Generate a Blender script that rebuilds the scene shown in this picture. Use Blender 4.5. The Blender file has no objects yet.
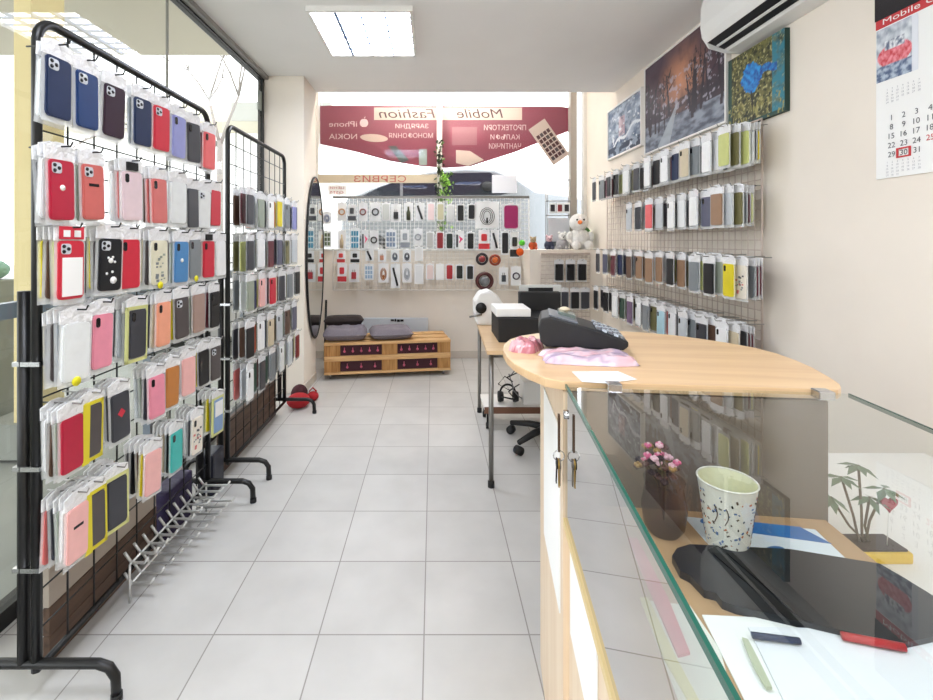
import bpy, bmesh, math, random
from mathutils import Vector, Matrix
R = random.Random(7)
PI = math.pi
col = bpy.context.scene.collection
H = 1.235; F = 460.0; CX = 433.0; CY = 241.0
def W(px, py, Y):                     # a sight line at depth Y -> x, z in metres
    return (px-CX)*Y/F, H-(py-CY)*Y/F
# ------------------------------------------------------------------ materials
def lin(h):
    h = h.lstrip('#'); c = [int(h[i:i+2], 16)/255 for i in (0, 2, 4)]
    return tuple((x/12.92 if x <= .04045 else ((x+.055)/1.055)**2.4) for x in c)
MATS = {}
def mat(name, hexc, rough=.5, metal=0, emit=0, vary=0, scale=20, bump=0, spec=.5, trans=0):
    if name in MATS: return MATS[name]
    m = bpy.data.materials.new(name); m.use_nodes = True; nt = m.node_tree; N = nt.nodes
    b = N['Principled BSDF']; c = lin(hexc)
    b.inputs['Base Color'].default_value = (*c, 1); b.inputs['Roughness'].default_value = rough
    b.inputs['Metallic'].default_value = metal; b.inputs['Specular IOR Level'].default_value = spec
    if emit:
        b.inputs['Emission Color'].default_value = (*c, 1); b.inputs['Emission Strength'].default_value = emit
    if vary or bump:
        tc = N.new('ShaderNodeTexCoord'); n = N.new('ShaderNodeTexNoise'); n.inputs['Scale'].default_value = scale
        n.inputs['Detail'].default_value = 5
        nt.links.new(tc.outputs['Object'], n.inputs['Vector'])
        if vary:
            r = N.new('ShaderNodeValToRGB'); r.color_ramp.elements[0].position = .3; r.color_ramp.elements[1].position = .7
            r.color_ramp.elements[0].color = (*[x*(1-vary) for x in c], 1); r.color_ramp.elements[1].color = (*[min(1, x*(1+vary)) for x in c], 1)
            nt.links.new(n.outputs['Fac'], r.inputs['Fac']); nt.links.new(r.outputs['Color'], b.inputs['Base Color'])
        if bump:
            bp = N.new('ShaderNodeBump'); bp.inputs['Strength'].default_value = bump; bp.inputs['Distance'].default_value = .01
            nt.links.new(n.outputs['Fac'], bp.inputs['Height']); nt.links.new(bp.outputs['Normal'], b.inputs['Normal'])
    if trans:                          # mix with transparency: thin film, clear plastic
        t = N.new('ShaderNodeBsdfTransparent'); mx = N.new('ShaderNodeMixShader'); mx.inputs[0].default_value = 1-trans
        nt.links.new(t.outputs[0], mx.inputs[1]); nt.links.new(b.outputs[0], mx.inputs[2])
        nt.links.new(mx.outputs[0], N['Material Output'].inputs['Surface'])
    MATS[name] = m; return m
def thin_glass(name, tint=(1, 1, 1), boost=1.0, ior=1.5, rough=0.0):
    m = bpy.data.materials.new(name); m.use_nodes = True; nt = m.node_tree; N = nt.nodes; N.clear()
    o = N.new('ShaderNodeOutputMaterial'); t = N.new('ShaderNodeBsdfTransparent'); t.inputs[0].default_value = (*tint, 1)
    g = N.new('ShaderNodeBsdfGlossy'); g.inputs['Roughness'].default_value = rough
    f = N.new('ShaderNodeFresnel'); f.inputs[0].default_value = ior
    mu = N.new('ShaderNodeMath'); mu.operation = 'MULTIPLY'; mu.use_clamp = True; mu.inputs[1].default_value = boost
    mx = N.new('ShaderNodeMixShader')
    ge = N.new('ShaderNodeNewGeometry'); iv_ = N.new('ShaderNodeMath'); iv_.operation = 'SUBTRACT'; iv_.inputs[0].default_value = 1
    m2 = N.new('ShaderNodeMath'); m2.operation = 'MULTIPLY'; nt.links.new(ge.outputs['Backfacing'], iv_.inputs[1]); nt.links.new(f.outputs[0], m2.inputs[0]); nt.links.new(iv_.outputs[0], m2.inputs[1])
    nt.links.new(m2.outputs[0], mu.inputs[0]); nt.links.new(mu.outputs[0], mx.inputs[0])
    nt.links.new(t.outputs[0], mx.inputs[1]); nt.links.new(g.outputs[0], mx.inputs[2]); nt.links.new(mx.outputs[0], o.inputs[0])
    MATS[name] = m; return m
def wood(name, h1, h2, axis=0, sc=1.0, rough=.45):
    m = bpy.data.materials.new(name); m.use_nodes = True; nt = m.node_tree; N = nt.nodes; b = N['Principled BSDF']
    tc = N.new('ShaderNodeTexCoord'); mp = N.new('ShaderNodeMapping'); s = [28*sc]*3; s[axis] = 2.2*sc
    mp.inputs['Scale'].default_value = s; n = N.new('ShaderNodeTexNoise'); n.inputs['Scale'].default_value = 1.6
    n.inputs['Detail'].default_value = 6; n.inputs['Distortion'].default_value = .6
    r = N.new('ShaderNodeValToRGB'); r.color_ramp.elements[0].position = .32; r.color_ramp.elements[1].position = .68
    r.color_ramp.elements[0].color = (*lin(h1), 1); r.color_ramp.elements[1].color = (*lin(h2), 1)
    L = nt.links.new; L(tc.outputs['Object'], mp.inputs[0]); L(mp.outputs[0], n.inputs['Vector']); L(n.outputs['Fac'], r.inputs['Fac'])
    L(r.outputs['Color'], b.inputs['Base Color']); b.inputs['Roughness'].default_value = rough
    MATS[name] = m; return m
def attr_mat(name, rough=.5, bump=0):
    if name in MATS: return MATS[name]
    m = bpy.data.materials.new(name); m.use_nodes = True; nt = m.node_tree; N = nt.nodes; b = N['Principled BSDF']
    a = N.new('ShaderNodeVertexColor'); a.layer_name = 'Col'
    nt.links.new(a.outputs['Color'], b.inputs['Base Color']); b.inputs['Roughness'].default_value = rough
    if bump:
        n = N.new('ShaderNodeTexNoise'); n.inputs['Scale'].default_value = 60; bp = N.new('ShaderNodeBump'); bp.inputs['Strength'].default_value = bump
        tc = N.new('ShaderNodeTexCoord'); nt.links.new(tc.outputs['Object'], n.inputs['Vector'])
        nt.links.new(n.outputs['Fac'], bp.inputs['Height']); nt.links.new(bp.outputs['Normal'], b.inputs['Normal'])
    MATS[name] = m; return m
def tile_mat():
    m = bpy.data.materials.new('floor_tiles'); m.use_nodes = True; nt = m.node_tree; N = nt.nodes; b = N['Principled BSDF']; L = nt.links.new
    tc = N.new('ShaderNodeTexCoord'); sp = N.new('ShaderNodeSeparateXYZ'); L(tc.outputs['Object'], sp.inputs[0])
    def M(op, a, c=None, clamp=False):
        n = N.new('ShaderNodeMath'); n.operation = op; n.use_clamp = clamp
        for i, v in enumerate((a, c)):
            if v is None: continue
            if isinstance(v, (int, float)): n.inputs[i].default_value = v
            else: L(v, n.inputs[i])
        return n.outputs[0]
    ds = []; ids = []
    for ax, off in ((0, -.028), (1, 1.443)):
        q = M('DIVIDE', M('SUBTRACT', sp.outputs[ax], off), .33)
        ids.append(M('FLOOR', q))
        fr = M('FRACT', q); ds.append(M('MINIMUM', fr, M('SUBTRACT', 1, fr)))
    line = M('LESS_THAN', M('MINIMUM', ds[0], ds[1]), .0065)
    cb = N.new('ShaderNodeCombineXYZ'); L(ids[0], cb.inputs[0]); L(ids[1], cb.inputs[1])
    wn = N.new('ShaderNodeTexWhiteNoise'); L(cb.outputs[0], wn.inputs['Vector'])
    no = N.new('ShaderNodeTexNoise'); no.inputs['Scale'].default_value = 5; no.inputs['Detail'].default_value = 5; L(tc.outputs['Object'], no.inputs['Vector'])
    v = M('ADD', M('MULTIPLY', wn.outputs[0], .25), M('MULTIPLY', no.outputs['Fac'], .75))
    r = N.new('ShaderNodeValToRGB'); r.color_ramp.elements[0].position = .3; r.color_ramp.elements[1].position = .7
    r.color_ramp.elements[0].color = (*lin('#bbbab7'), 1); r.color_ramp.elements[1].color = (*lin('#c9c8c5'), 1); L(v, r.inputs[0])
    mx = N.new('ShaderNodeMix'); mx.data_type = 'RGBA'; L(line, mx.inputs[0]); L(r.outputs[0], mx.inputs[6]); mx.inputs[7].default_value = (*lin('#8d8a86'), 1)
    L(mx.outputs[2], b.inputs['Base Color']); b.inputs['Roughness'].default_value = .33; b.inputs['Specular IOR Level'].default_value = .5
    return m
# ------------------------------------------------------------------ mesh builder
class MB:
    def __init__(s): s.v = []; s.f = []; s.m = []; s.mats = []; s.sm = []
    def mi(s, m):
        if m not in s.mats: s.mats.append(m)
        return s.mats.index(m)
    def add(s, vs, fs, m, T=None, smooth=False):
        o = len(s.v); k = s.mi(m)
        s.v += [tuple(T @ Vector(p)) for p in vs] if T is not None else [tuple(p) for p in vs]
        for f in fs: s.f.append([o+i for i in f]); s.m.append(k); s.sm.append(smooth)
        return s
    def box(s, a, b, m, T=None):
        x0, y0, z0 = a; x1, y1, z1 = b
        vs = [(x0,y0,z0),(x1,y0,z0),(x1,y1,z0),(x0,y1,z0),(x0,y0,z1),(x1,y0,z1),(x1,y1,z1),(x0,y1,z1)]
        return s.add(vs, [(0,3,2,1),(4,5,6,7),(0,1,5,4),(1,2,6,5),(2,3,7,6),(3,0,4,7)], m, T)
    def tube(s, pts, r, m, n=8, T=None, closed=False, taper=None):
        pts = [Vector(p) for p in pts]; vs = []; fs = []; K = len(pts); up = None
        for i, p in enumerate(pts):
            if closed: d = pts[(i+1) % K]-pts[i-1]
            else: d = pts[min(i+1, K-1)]-pts[max(i-1, 0)]
            d.normalize()
            if up is None:
                up = Vector((0, 0, 1)) if abs(d.z) < .9 else Vector((1, 0, 0))
            a = d.cross(up)
            if a.length < 1e-4: a = d.cross(Vector((0, 1, 0)))
            a.normalize(); b2 = a.cross(d).normalized(); up = b2
            rr = r if taper is None else r*taper[i]
            for k in range(n):
                t = 2*PI*k/n; vs.append(p+a*math.cos(t)*rr+b2*math.sin(t)*rr)
        for i in range(K if closed else K-1):
            j = (i+1) % K
            for k in range(n): fs.append((i*n+k, i*n+(k+1) % n, j*n+(k+1) % n, j*n+k))
        if not closed: fs += [tuple(range(n))[::-1], tuple((K-1)*n+k for k in range(n))]
        return s.add(vs, fs, m, T, True)
    def lathe(s, prof, m, n=24, T=None, cap=True):
        vs = []; fs = []
        for r, z in prof:
            for k in range(n): t = 2*PI*k/n; vs.append((r*math.cos(t), r*math.sin(t), z))
        for i in range(len(prof)-1):
            for k in range(n): fs.append((i*n+k, i*n+(k+1) % n, (i+1)*n+(k+1) % n, (i+1)*n+k))
        if cap: fs += [tuple(range(n))[::-1], tuple((len(prof)-1)*n+k for k in range(n))]
        return s.add(vs, fs, m, T, True)
    def ball(s, c, r, m, n=14, sc=(1, 1, 1)):
        prof = [(max(1e-4, math.sin(PI*i/n))*1, -math.cos(PI*i/n)) for i in range(n+1)]
        T = Matrix.Translation(c) @ Matrix.Diagonal((r*sc[0], r*sc[1], r*sc[2], 1))
        return s.lathe(prof, m, n+4, T)
    def prism(s, poly, a, b, m, plane='xz', T=None, smooth=False):   # outline extruded between a and b along the third axis
        n = len(poly)
        def P(q, h): return {'xz': (q[0], h, q[1]), 'xy': (q[0], q[1], h), 'yz': (h, q[0], q[1])}[plane]
        vs = [P(q, a) for q in poly]+[P(q, b) for q in poly]
        fs = [tuple(range(n))[::-1], tuple(range(n, 2*n))]+[(i, (i+1) % n, n+(i+1) % n, n+i) for i in range(n)]
        return s.add(vs, fs, m, T, smooth)
    def mesh(s, name, bevel=0):
        me = bpy.data.meshes.new(name); me.from_pydata(s.v, [], s.f)
        for m in s.mats: me.materials.append(m)
        me.polygons.foreach_set('material_index', s.m); me.polygons.foreach_set('use_smooth', s.sm)
        bm = bmesh.new(); bm.from_mesh(me); bmesh.ops.recalc_face_normals(bm, faces=bm.faces)
        if bevel: bmesh.ops.bevel(bm, geom=[e for e in bm.edges if len(e.link_faces) == 2 and e.calc_face_angle(0) > .6], offset=bevel, segments=2, affect='EDGES', profile=.6, clamp_overlap=True)
        bm.to_mesh(me); bm.free(); me.update(); return me
    def build(s, name, parent=None, bevel=0, loc=None):
        o = bpy.data.objects.new(name, s.mesh(name, bevel)); col.objects.link(o)
        if parent is not None: o.parent = parent
        if loc is not None: o.location = loc
        return o
def tag(o, label=None, cat=None, group=None, kind=None):
    if label: o['label'] = label
    if cat: o['category'] = cat
    if group: o['group'] = group
    if kind: o['kind'] = kind
    return o
def empty(name, loc=(0, 0, 0), rz=0):
    o = bpy.data.objects.new(name, None); col.objects.link(o); o.location = loc; o.rotation_euler = (0, 0, rz); o.empty_display_size = .05
    return o
def struct(name, mb, bevel=0): return tag(mb.build(name, bevel=bevel), kind='structure')
def copy_tree(o, parent=None):
    c = o.copy(); col.objects.link(c); c.parent = parent
    for ch in [x for x in o.children]: copy_tree(ch, c)
    return c
def rrect(x0, z0, x1, z1, r, n=4):
    P = []
    for cx, cz, a in ((x1-r, z1-r, 0), (x0+r, z1-r, PI/2), (x0+r, z0+r, PI), (x1-r, z0+r, 1.5*PI)):
        for i in range(n+1): t = a+PI/2*i/n; P.append((cx+r*math.cos(t), cz+r*math.sin(t)))
    return P
def text_into(mb, s, width, m, T, height=None, mirror=False, depth=.0006, shear=0):
    cu = bpy.data.curves.new('t', 'FONT'); cu.body = s; cu.size = 1; cu.align_x = 'CENTER'; cu.align_y = 'CENTER'; cu.shear = shear; cu.resolution_u = 3
    o = bpy.data.objects.new('t', cu); col.objects.link(o); bpy.context.view_layer.update()
    me = bpy.data.meshes.new_from_object(o.evaluated_get(bpy.context.evaluated_depsgraph_get()))
    xs = [v.co.x for v in me.vertices]; ys = [v.co.y for v in me.vertices]
    w = (max(xs)-min(xs)) or 1; hh = (max(ys)-min(ys)) or 1; cx = (max(xs)+min(xs))/2; cy = (max(ys)+min(ys))/2
    k = width/w if width else height/hh; ky = height/hh if height else k; sx = -1 if mirror else 1
    vs = [((v.co.x-cx)*k*sx, -depth, (v.co.y-cy)*ky) for v in me.vertices]     # in the xz plane, facing -y
    mb.add(vs, [tuple(p.vertices) for p in me.polygons], m, T)
    bpy.data.objects.remove(o); bpy.data.meshes.remove(me); bpy.data.curves.remove(cu)
def painting(name, nu, nv, w, h, fn, parent, m, T):       # pigment laid over a flat board in the local xz plane
    vs = [(w*(i/nu-.5), 0, h*(j/nv-.5)) for j in range(nv+1) for i in range(nu+1)]
    fs = [(j*(nu+1)+i, j*(nu+1)+i+1, (j+1)*(nu+1)+i+1, (j+1)*(nu+1)+i) for j in range(nv) for i in range(nu)]
    me = bpy.data.meshes.new(name); me.from_pydata([tuple(T @ Vector(p)) for p in vs], [], fs); me.materials.append(m)
    a = me.color_attributes.new('Col', 'FLOAT_COLOR', 'POINT')
    for j in range(nv+1):
        for i in range(nu+1): a.data[j*(nu+1)+i].color = (*fn(i/nu, j/nv), 1)
    o = bpy.data.objects.new(name, me); col.objects.link(o); o.parent = parent; return o
from mathutils import noise as MN
def nz(x, y, s=1, o=0): return MN.fractal(Vector((x*s+o, y*s+o*1.7, o)), 1.0, 2.0, 4)
def mixc(a, b, t): t = max(0, min(1, t)); return tuple(a[i]*(1-t)+b[i]*t for i in range(3))

M_wall = mat('wall_paint', '#ebe2d6', .85, vary=.03, scale=3, bump=.03)
M_ceil = mat('ceiling_paint', '#f3f2f1', .9, vary=.02, scale=2)
M_white = mat('white_paint', '#eeece8', .5)
M_black = mat('black_powder_coat', '#0b0b0c', .4)
M_blackm = mat('matt_black', '#0e0e10', .6)
M_chrome = mat('chrome', '#c9c9cb', .2, 1)
M_steel = mat('grey_steel', '#85827e', .35, .8)
M_wire = mat('pale_wire', '#c9b9ae', .45, .2)
M_wwire = mat('white_wire', '#e6e2dd', .5)
M_hook = mat('hook_steel', '#a7a5a2', .3, .9)
M_birch = wood('birch_laminate', '#cfaa80', '#dfbf95', 0, .5, .35)
M_birchv = wood('birch_laminate_upright', '#dcc4a6', '#e6d2b8', 2, .5, .45)
M_pine = wood('pallet_pine', '#c4935c', '#e3ba84', 0, 1.0, .6)
M_deck = wood('brown_planks', '#4a382d', '#6d5443', 1, .6, .6)
M_glass = thin_glass('window_glass', (.97, .98, .97), 1.0)
M_cglass = thin_glass('counter_glass', (.95, .97, .96), 1.5)
M_sglass = thin_glass('counter_side_glass', (.88, .92, .9), 2.9)
M_gedge = mat('green_glass_edge', '#1d5a4b', .15)
M_paper = mat('white_paper', '#f1f1ef', .7)

# ------------------------------------------------------------------ room shell
XL, XR, ZC, YB, YF = -1.375, 1.63, 2.57, 4.86, -2.6
struct('floor', MB().box((-1.42, YF-.2, -.1), (XR+.12, YB+.12, 0), tile_mat()))
struct('ceiling', MB().box((-1.46, YF-.1, ZC), (XR, 4.07, ZC+.12), M_ceil))
struct('ceiling_bay', MB().box((-1.4, 4.07, 3.1), (XR, 5.0, 3.2), M_ceil))
struct('trim_1', MB().box((-1.4, 4.07, ZC), (XR, 4.13, 3.1), M_ceil))
struct('wall_right', MB().box((XR, YF, 0), (XR+.12, 4.98, 3.2), M_wall))
struct('wall_front', MB().box((-1.4, YF-.12, 0), (XR+.1, YF, 3), M_wall))
struct('wall_back', MB().box((-1.4, YB, 0), (XR, YB+.12, 1.13), M_wall))
struct('wall_left', MB().box((-1.5, 4.1, 0), (-1.38, 4.98, 3.2), M_wall))
struct('wall_pillar', MB().box((-1.372, 3.72, 0), (-1.043, 4.10, ZC), M_wall), bevel=.004)
struct('wall_ledge', MB().box((.93, 4.42, 0), (XR, YB, 1.15), M_wall), bevel=.003)
m = MB(); m.box((-1.043, 3.72, 0), (-1.036, 4.10, .07), mat('skirting_tile', '#cfc6ba', .5)); struct('baseboard_left', m)
struct('baseboard_back', MB().box((-1.38, YB-.01, 0), (.93, YB, .075), MATS['skirting_tile']))
# shop window at the back
M_frame = mat('window_frame_grey', '#a39c93', .5); M_framew = mat('window_frame_white', '#dcd9d3', .5)
win = struct('window_1', MB().box((-1.3, 4.91, 1.13), (1.42, 4.918, 3.05), M_glass))
fr = MB(); xm = W(439.5, 0, 4.88)[0]
fr.box((-1.32, 4.88, 1.13), (-1.22, 4.95, 3.1), M_framew); fr.box((xm-.028, 4.88, 1.13), (xm+.028, 4.95, 3.1), M_framew)
x0 = W(570, 0, 4.88)[0]; fr.box((x0, 4.86, 1.13), (x0+.07, 4.95, 3.1), M_frame); fr.box((x0+.14, 4.87, 1.13), (XR, 4.95, 3.1), M_framew)
fr.box((-1.3, 4.88, 3.0), (1.5, 4.95, 3.1), M_framew); fr.box((-1.3, 4.84, 1.13), (.93, 4.95, 1.15), M_framew)
o = fr.build('window_frame', win)
# glazed street wall on the left
g = struct('window_2', MB().box((XL-.008, YF, .06), (XL, 2.383, 2.53), M_glass).box((XL-.008, 2.391, .06), (XL, 3.69, 2.53), M_glass))
fr = MB(); fr.box((XL-.04, YF, 2.53), (XL+.012, 3.72, ZC), M_black); fr.box((XL+.012, YF, ZC-.03), (XL+.045, 3.72, ZC), mat('grey_profile', '#8f8d8a', .5))
fr.box((XL-.04, YF, 0), (XL+.012, 3.72, .06), M_black); fr.box((XL-.03, 3.69, 0), (XL+.01, 3.72, ZC), M_black)
fr.box((XL-.01, 2.383, .06), (XL+.001, 2.391, 2.53), mat('glass_joint', '#8a8880', .5)); fr.build('window_frame', g)
MB().box((XL, 3.60, 2.27), (XL+.012, 3.66, 2.42), mat('hinge_grey', '#8e948c', .5)).build('hinge', g)

# ------------------------------------------------------------------ ceiling light
M_lamp = mat('lamp_glow', '#f2f6ff', .5, emit=15)
M_louver = mat('louver_blade', '#7d8fb0', .35, .3)
def ceiling_light(x, y, label):
    t = empty('ceiling_light', (x, y, ZC)); tag(t, label, 'ceiling light', 'louvred ceiling lights')
    w, d, z0 = .285, .305, -.03
    f = MB(); f.box((-w-.02, -d-.02, z0), (-w, d+.02, 0), M_white); f.box((w, -d-.02, z0), (w+.02, d+.02, 0), M_white)
    f.box((-w, -d-.02, z0), (w, -d, 0), M_white); f.box((-w, d, z0), (w, d+.02, 0), M_white); f.box((-w, -d, -.003), (w, d, 0), M_white); f.build('housing', t)
    e = MB(); e.add([(-w, -d, -.006), (w, -d, -.006), (w, d, -.006), (-w, d, -.006)], [(0, 3, 2, 1)], M_lamp); e.build('diffuser', t)
    l = MB()
    for i in range(1, 4): X = -w+2*w*i/4; l.box((X-(.009 if i == 1 else .004), -d, z0+.002), (X+(.009 if i == 1 else .004), d, -.008), M_louver)
    for i in range(1, 7): Y = -d+2*d*i/7; l.box((-w, Y-.004, z0+.008), (w, Y+.004, -.01), M_louver)
    l.build('louver', t)
ceiling_light(-.42, 2.935, 'square recessed fluorescent light with white louvre in the ceiling')
for (x, y) in ((-.42, .6), (-.42, -1.3), (.8, -.6)): ceiling_light(x, y, 'louvred ceiling light further back in the shop behind the counter')

bl_ = empty('bay_fill_light', (.1, 4.40, 3.1)); tag(bl_, 'added unseen fill light high in the window bay above the display', 'strip light')  # unseen lamp added in the bay to brighten the back wall
m = MB(); m.box((-.7, -.05, -.05), (.7, .05, 0), M_white); m.build('housing', bl_)
m = MB(); m.tube([(-.66, 0, -.07), (.66, 0, -.07)], .018, mat('fill_tube_glow', '#fff6ea', .5, emit=60), 10); m.build('fill_tube', bl_)
# ------------------------------------------------------------------ phone cases
PAL = dict(navy='#1c2b4e', blue='#17376a', plum='#33202f', red='#c92a3e', lilac='#8f93c9', dkgrey='#3a3b42', coral='#e2676a', crimson='#b21d3a',
  terracotta='#c8655f', palepink='#dcc6cb', rose='#cf6f6c', cleargrey='#c3c8cc', grey='#7c8286', clear='#dfe2e2', black='#15161a', cream='#dcd8c0',
  skyblue='#4d86bb', white='#e9eaea', pink='#e58ea2', peach='#eda183', smoke='#4f4848', taupe='#a48a80', yellow='#d9c81e', orange='#bd7a3c', lpink='#ecb4b0',
  teal='#3fb3ac', gradient='#7f9cc4', lime='#c3c87e', olive='#6f6a44', brown='#5b4336', tan='#92735a', dred='#7a2428', green='#2f4a3d', magenta='#b8459a',
  purple='#6a5572', slate='#5b5c70', paleblue='#a9ccd8', sage='#97a091', beige='#cdbfa4', maroon='#5c1f2c', floral='#e4ddd0', redorange='#c4522f')
NAMES = dict(dkgrey='dark grey', cleargrey='clear grey', palepink='pale pink', skyblue='sky blue', lpink='light pink', lime='pale lime', dred='dark red',
  redorange='red-orange', paleblue='pale blue', gradient='blue and white', floral='white floral', rose='dusty rose', clear='clear', smoke='smoky clear', green='dark green')
def cname(c): return NAMES.get(c, c)
def cmat(c): return mat('case_'+c, PAL[c], .42, vary=.04, scale=30)
M_bag = mat('clear_bag', '#f4f6f6', .15, trans=.62, bump=.5, scale=60)
M_bagh = mat('bag_header', '#f3f3f4', .25, bump=.8, scale=70, trans=.12)
M_lens = mat('camera_lens', '#14161c', .15); M_cut = mat('camera_cutout', '#c8ccd2', .3)
CW, CH, CT = .074, .156, .010
cache = {}
def case_mesh(c):
    k = 'case_'+c
    if k not in cache:
        m = MB(); m.prism(rrect(-CW/2, -CH, CW/2, 0, .011, 3), -CT/2, CT/2, cmat(c)); m.prism(rrect(-CW/2+.004, -CH+.004, CW/2-.004, -.004, .008, 3), -CT/2-.0012, CT/2, cmat(c))
        if c == 'gradient': m.box((-CW/2+.006, -CT/2-.002, -.08), (CW/2-.006, -CT/2, -.01), cmat('white'))
        if c == 'floral' or c == 'cream':
            rr = random.Random(3)
            for i in range(16): x = rr.uniform(-.027, .027); z = rr.uniform(-.145, -.05); s = rr.uniform(.003, .007); m.box((x-s, -CT/2-.002, z-s*.7), (x+s, -CT/2, z+s*.7), cmat(rr.choice(['dkgrey', 'rose', 'grey']) if c == 'floral' else rr.choice(['sage', 'grey'])))
        cache[k] = m.mesh('phone_case')
    return cache[k]
def cam_mesh(v):
    k = 'cam%d' % v
    if k not in cache:
        m = MB()
        if v == 0:
            m.prism(rrect(-.031, -.036, -.003, -.008, .007, 3), -CT/2-.003, -CT/2-.0013, M_cut)
            for x, z in ((-.024, -.015), (-.024, -.029), (-.011, -.022)): m.lathe([(.0052, 0), (.0045, .0015)], M_lens, 10, Matrix.Translation((x, -CT/2-.003, z)) @ Matrix.Rotation(PI/2, 4, 'X'))
        elif v == 1: m.prism(rrect(-.028, -.036, -.014, -.008, .006, 3), -CT/2-.003, -CT/2-.0013, M_lens)
        else:
            m.prism(rrect(-.03, -.03, .03, -.008, .007, 3), -CT/2-.003, -CT/2-.0013, M_cut)
            for x in (-.02, 0, .02): m.lathe([(.0065, 0), (.0055, .0015)], M_lens, 10, Matrix.Translation((x, -CT/2-.003, -.019)) @ Matrix.Rotation(PI/2, 4, 'X'))
        cache[k] = m.mesh('camera_cutout')
    return cache[k]
def bag_mesh():
    if 'bag' not in cache:
        m = MB(); nx, nz_ = 4, 8; vs = []; fs = []
        for s in (-1, 1):
            for j in range(nz_+1):
                for i in range(nx+1):
                    u = i/nx*2-1; v = j/nz_; e = (1-u*u)*min(1, 4*v*(1-v)+.1)
                    vs.append((u*.045, s*(.0008+.0045*e), .006-.176*v))
        K = (nx+1)*(nz_+1)
        for s in (0, 1):
            for j in range(nz_):
                for i in range(nx): q = s*K+j*(nx+1)+i; fs.append((q, q+1, q+nx+2, q+nx+1))
        m.add(vs, fs, M_bag); cache['bag'] = m.mesh('plastic_bag')
        m = MB(); m.box((-.045, -.0018, 0), (.045, .0018, .034), M_bagh)
        m.add([(-.045, -.002, .034), (.045, -.002, .034), (.014, -.001, .046), (-.014, -.001, .046), (-.045, .002, .034), (.045, .002, .034), (.014, .001, .046), (-.014, .001, .046)],
              [(0, 1, 2, 3), (5, 4, 7, 6), (3, 2, 6, 7), (0, 3, 7, 4), (1, 5, 6, 2)], M_bagh)
        cache['hdr'] = m.mesh('bag_header')
    return cache['bag'], cache['hdr']
def child(name, me, parent):
    o = bpy.data.objects.new(name, me); col.objects.link(o); o.parent = parent; return o
stock = MB()
def case(x, y, z, deg, c, label=None, group=None, bag=True, cam=None, extra=None, tilt=0, s=1.0, into=None):
    T = Matrix.Translation((x, y, z)) @ Matrix.Rotation(math.radians(deg), 4, 'Z') @ Matrix.Rotation(tilt, 4, 'Y') @ Matrix.Scale(s, 4)
    if into is not None:
        into.prism(rrect(-CW/2, -CH, CW/2, 0, .011, 1), -CT/2, CT/2, cmat(c), T=T)
        into.box((-.045, -.0015, 0), (.045, .0015, .036), M_bagh, T); into.box((-.045, -.001, -.168), (.045, .001, 0), M_bag, T); return
    o = child('phone_case', case_mesh(c), None); o.matrix_world = T
    tag(o, label, 'phone case', group)
    b, h = bag_mesh()
    if bag: child('plastic_bag', b, o); child('bag_header', h, o)
    if cam is not None: child('camera_cutout', cam_mesh(cam), o)
    if extra:
        e = MB(); kind = extra
        if kind == 'logo': e.lathe([(.008, 0), (.008, .001)], M_paper, 12, Matrix.Translation((0, -CT/2-.001, -.072)) @ Matrix.Rotation(PI/2, 4, 'X')); child('round_logo', e.mesh('l'), o)
        elif kind == 'label': e.box((-.027, -CT/2-.003, -.148), (.031, -CT/2-.001, -.045), M_paper); child('paper_label', e.mesh('l'), o); e = MB(); e.box((-.035, -.007, .004), (.035, -.004, .038), cmat('red')); e.box((-.025, -.008, .01), (-.006, -.006, .028), M_paper); e.box((.006, -.008, .01), (.025, -.006, .028), M_paper); child('red_header_card', e.mesh('l'), o)
        elif kind == 'paws':
            for x_, z_, r_ in ((0, -.066, .008), (.013, -.07, .004), (-.008, -.058, .004), (.006, -.056, .004), (.01, -.125, .011), (-.012, -.105, .004), (.006, -.1, .004)):
                e.lathe([(r_, 0), (r_, .001)], M_paper, 10, Matrix.Translation((x_, -CT/2-.001, z_)) @ Matrix.Rotation(PI/2, 4, 'X'))
            child('paw_print', e.mesh('l'), o)
        elif kind == 'diamond': e.add([(0, -CT/2-.003, -.05), (.016, -CT/2-.003, -.066), (0, -CT/2-.003, -.082), (-.016, -CT/2-.003, -.066)], [(0, 1, 2, 3)], cmat('red')); child('red_diamond', e.mesh('l'), o)
        elif kind in ('pack', 'ypack'):
            P = mat('pack_lime', '#cfd08a', .5) if kind == 'pack' else mat('pack_yellow', '#d9c92a', .5)
            if kind == 'ypack': e.box((-.037, -.009, -.17), (-.012, -.004, .012), P)
            e.box((-.046, -.003, -.17), (-.037, .004, .012), P); e.box((.037, -.003, -.17), (.046, .004, .012), P); e.box((-.046, -.003, -.17), (.046, .004, -.159), P); e.box((-.046, -.003, .001), (.046, .004, .012), P); child('pack_frame', e.mesh('l'), o)
        elif kind == 'sticker': e.lathe([(.013, 0), (.013, .001)], mat('yellow_sticker', '#e8de16', .5), 12, Matrix.Translation((.0, -CT/2-.002, -.158)) @ Matrix.Rotation(PI/2, 4, 'X')); child('yellow_sticker', e.mesh('l'), o)
        elif kind == 'text': e.box((-.017, -CT/2-.002, -.062), (.017, -CT/2-.001, -.054), M_lens); child('printed_word', e.mesh('l'), o)
        elif kind == 'clip': e.box((-.02, -.009, .004), (.02, .004, .03), M_blackm); child('black_clip', e.mesh('l'), o)
        elif kind == 'redtag': e.box((-.035, -.007, .004), (.035, -.004, .038), cmat('red')); e.box((-.025, -.008, .01), (-.006, -.006, .028), M_paper); e.box((.006, -.008, .01), (.025, -.006, .028), M_paper); child('red_header_card', e.mesh('l'), o)
    return o
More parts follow.
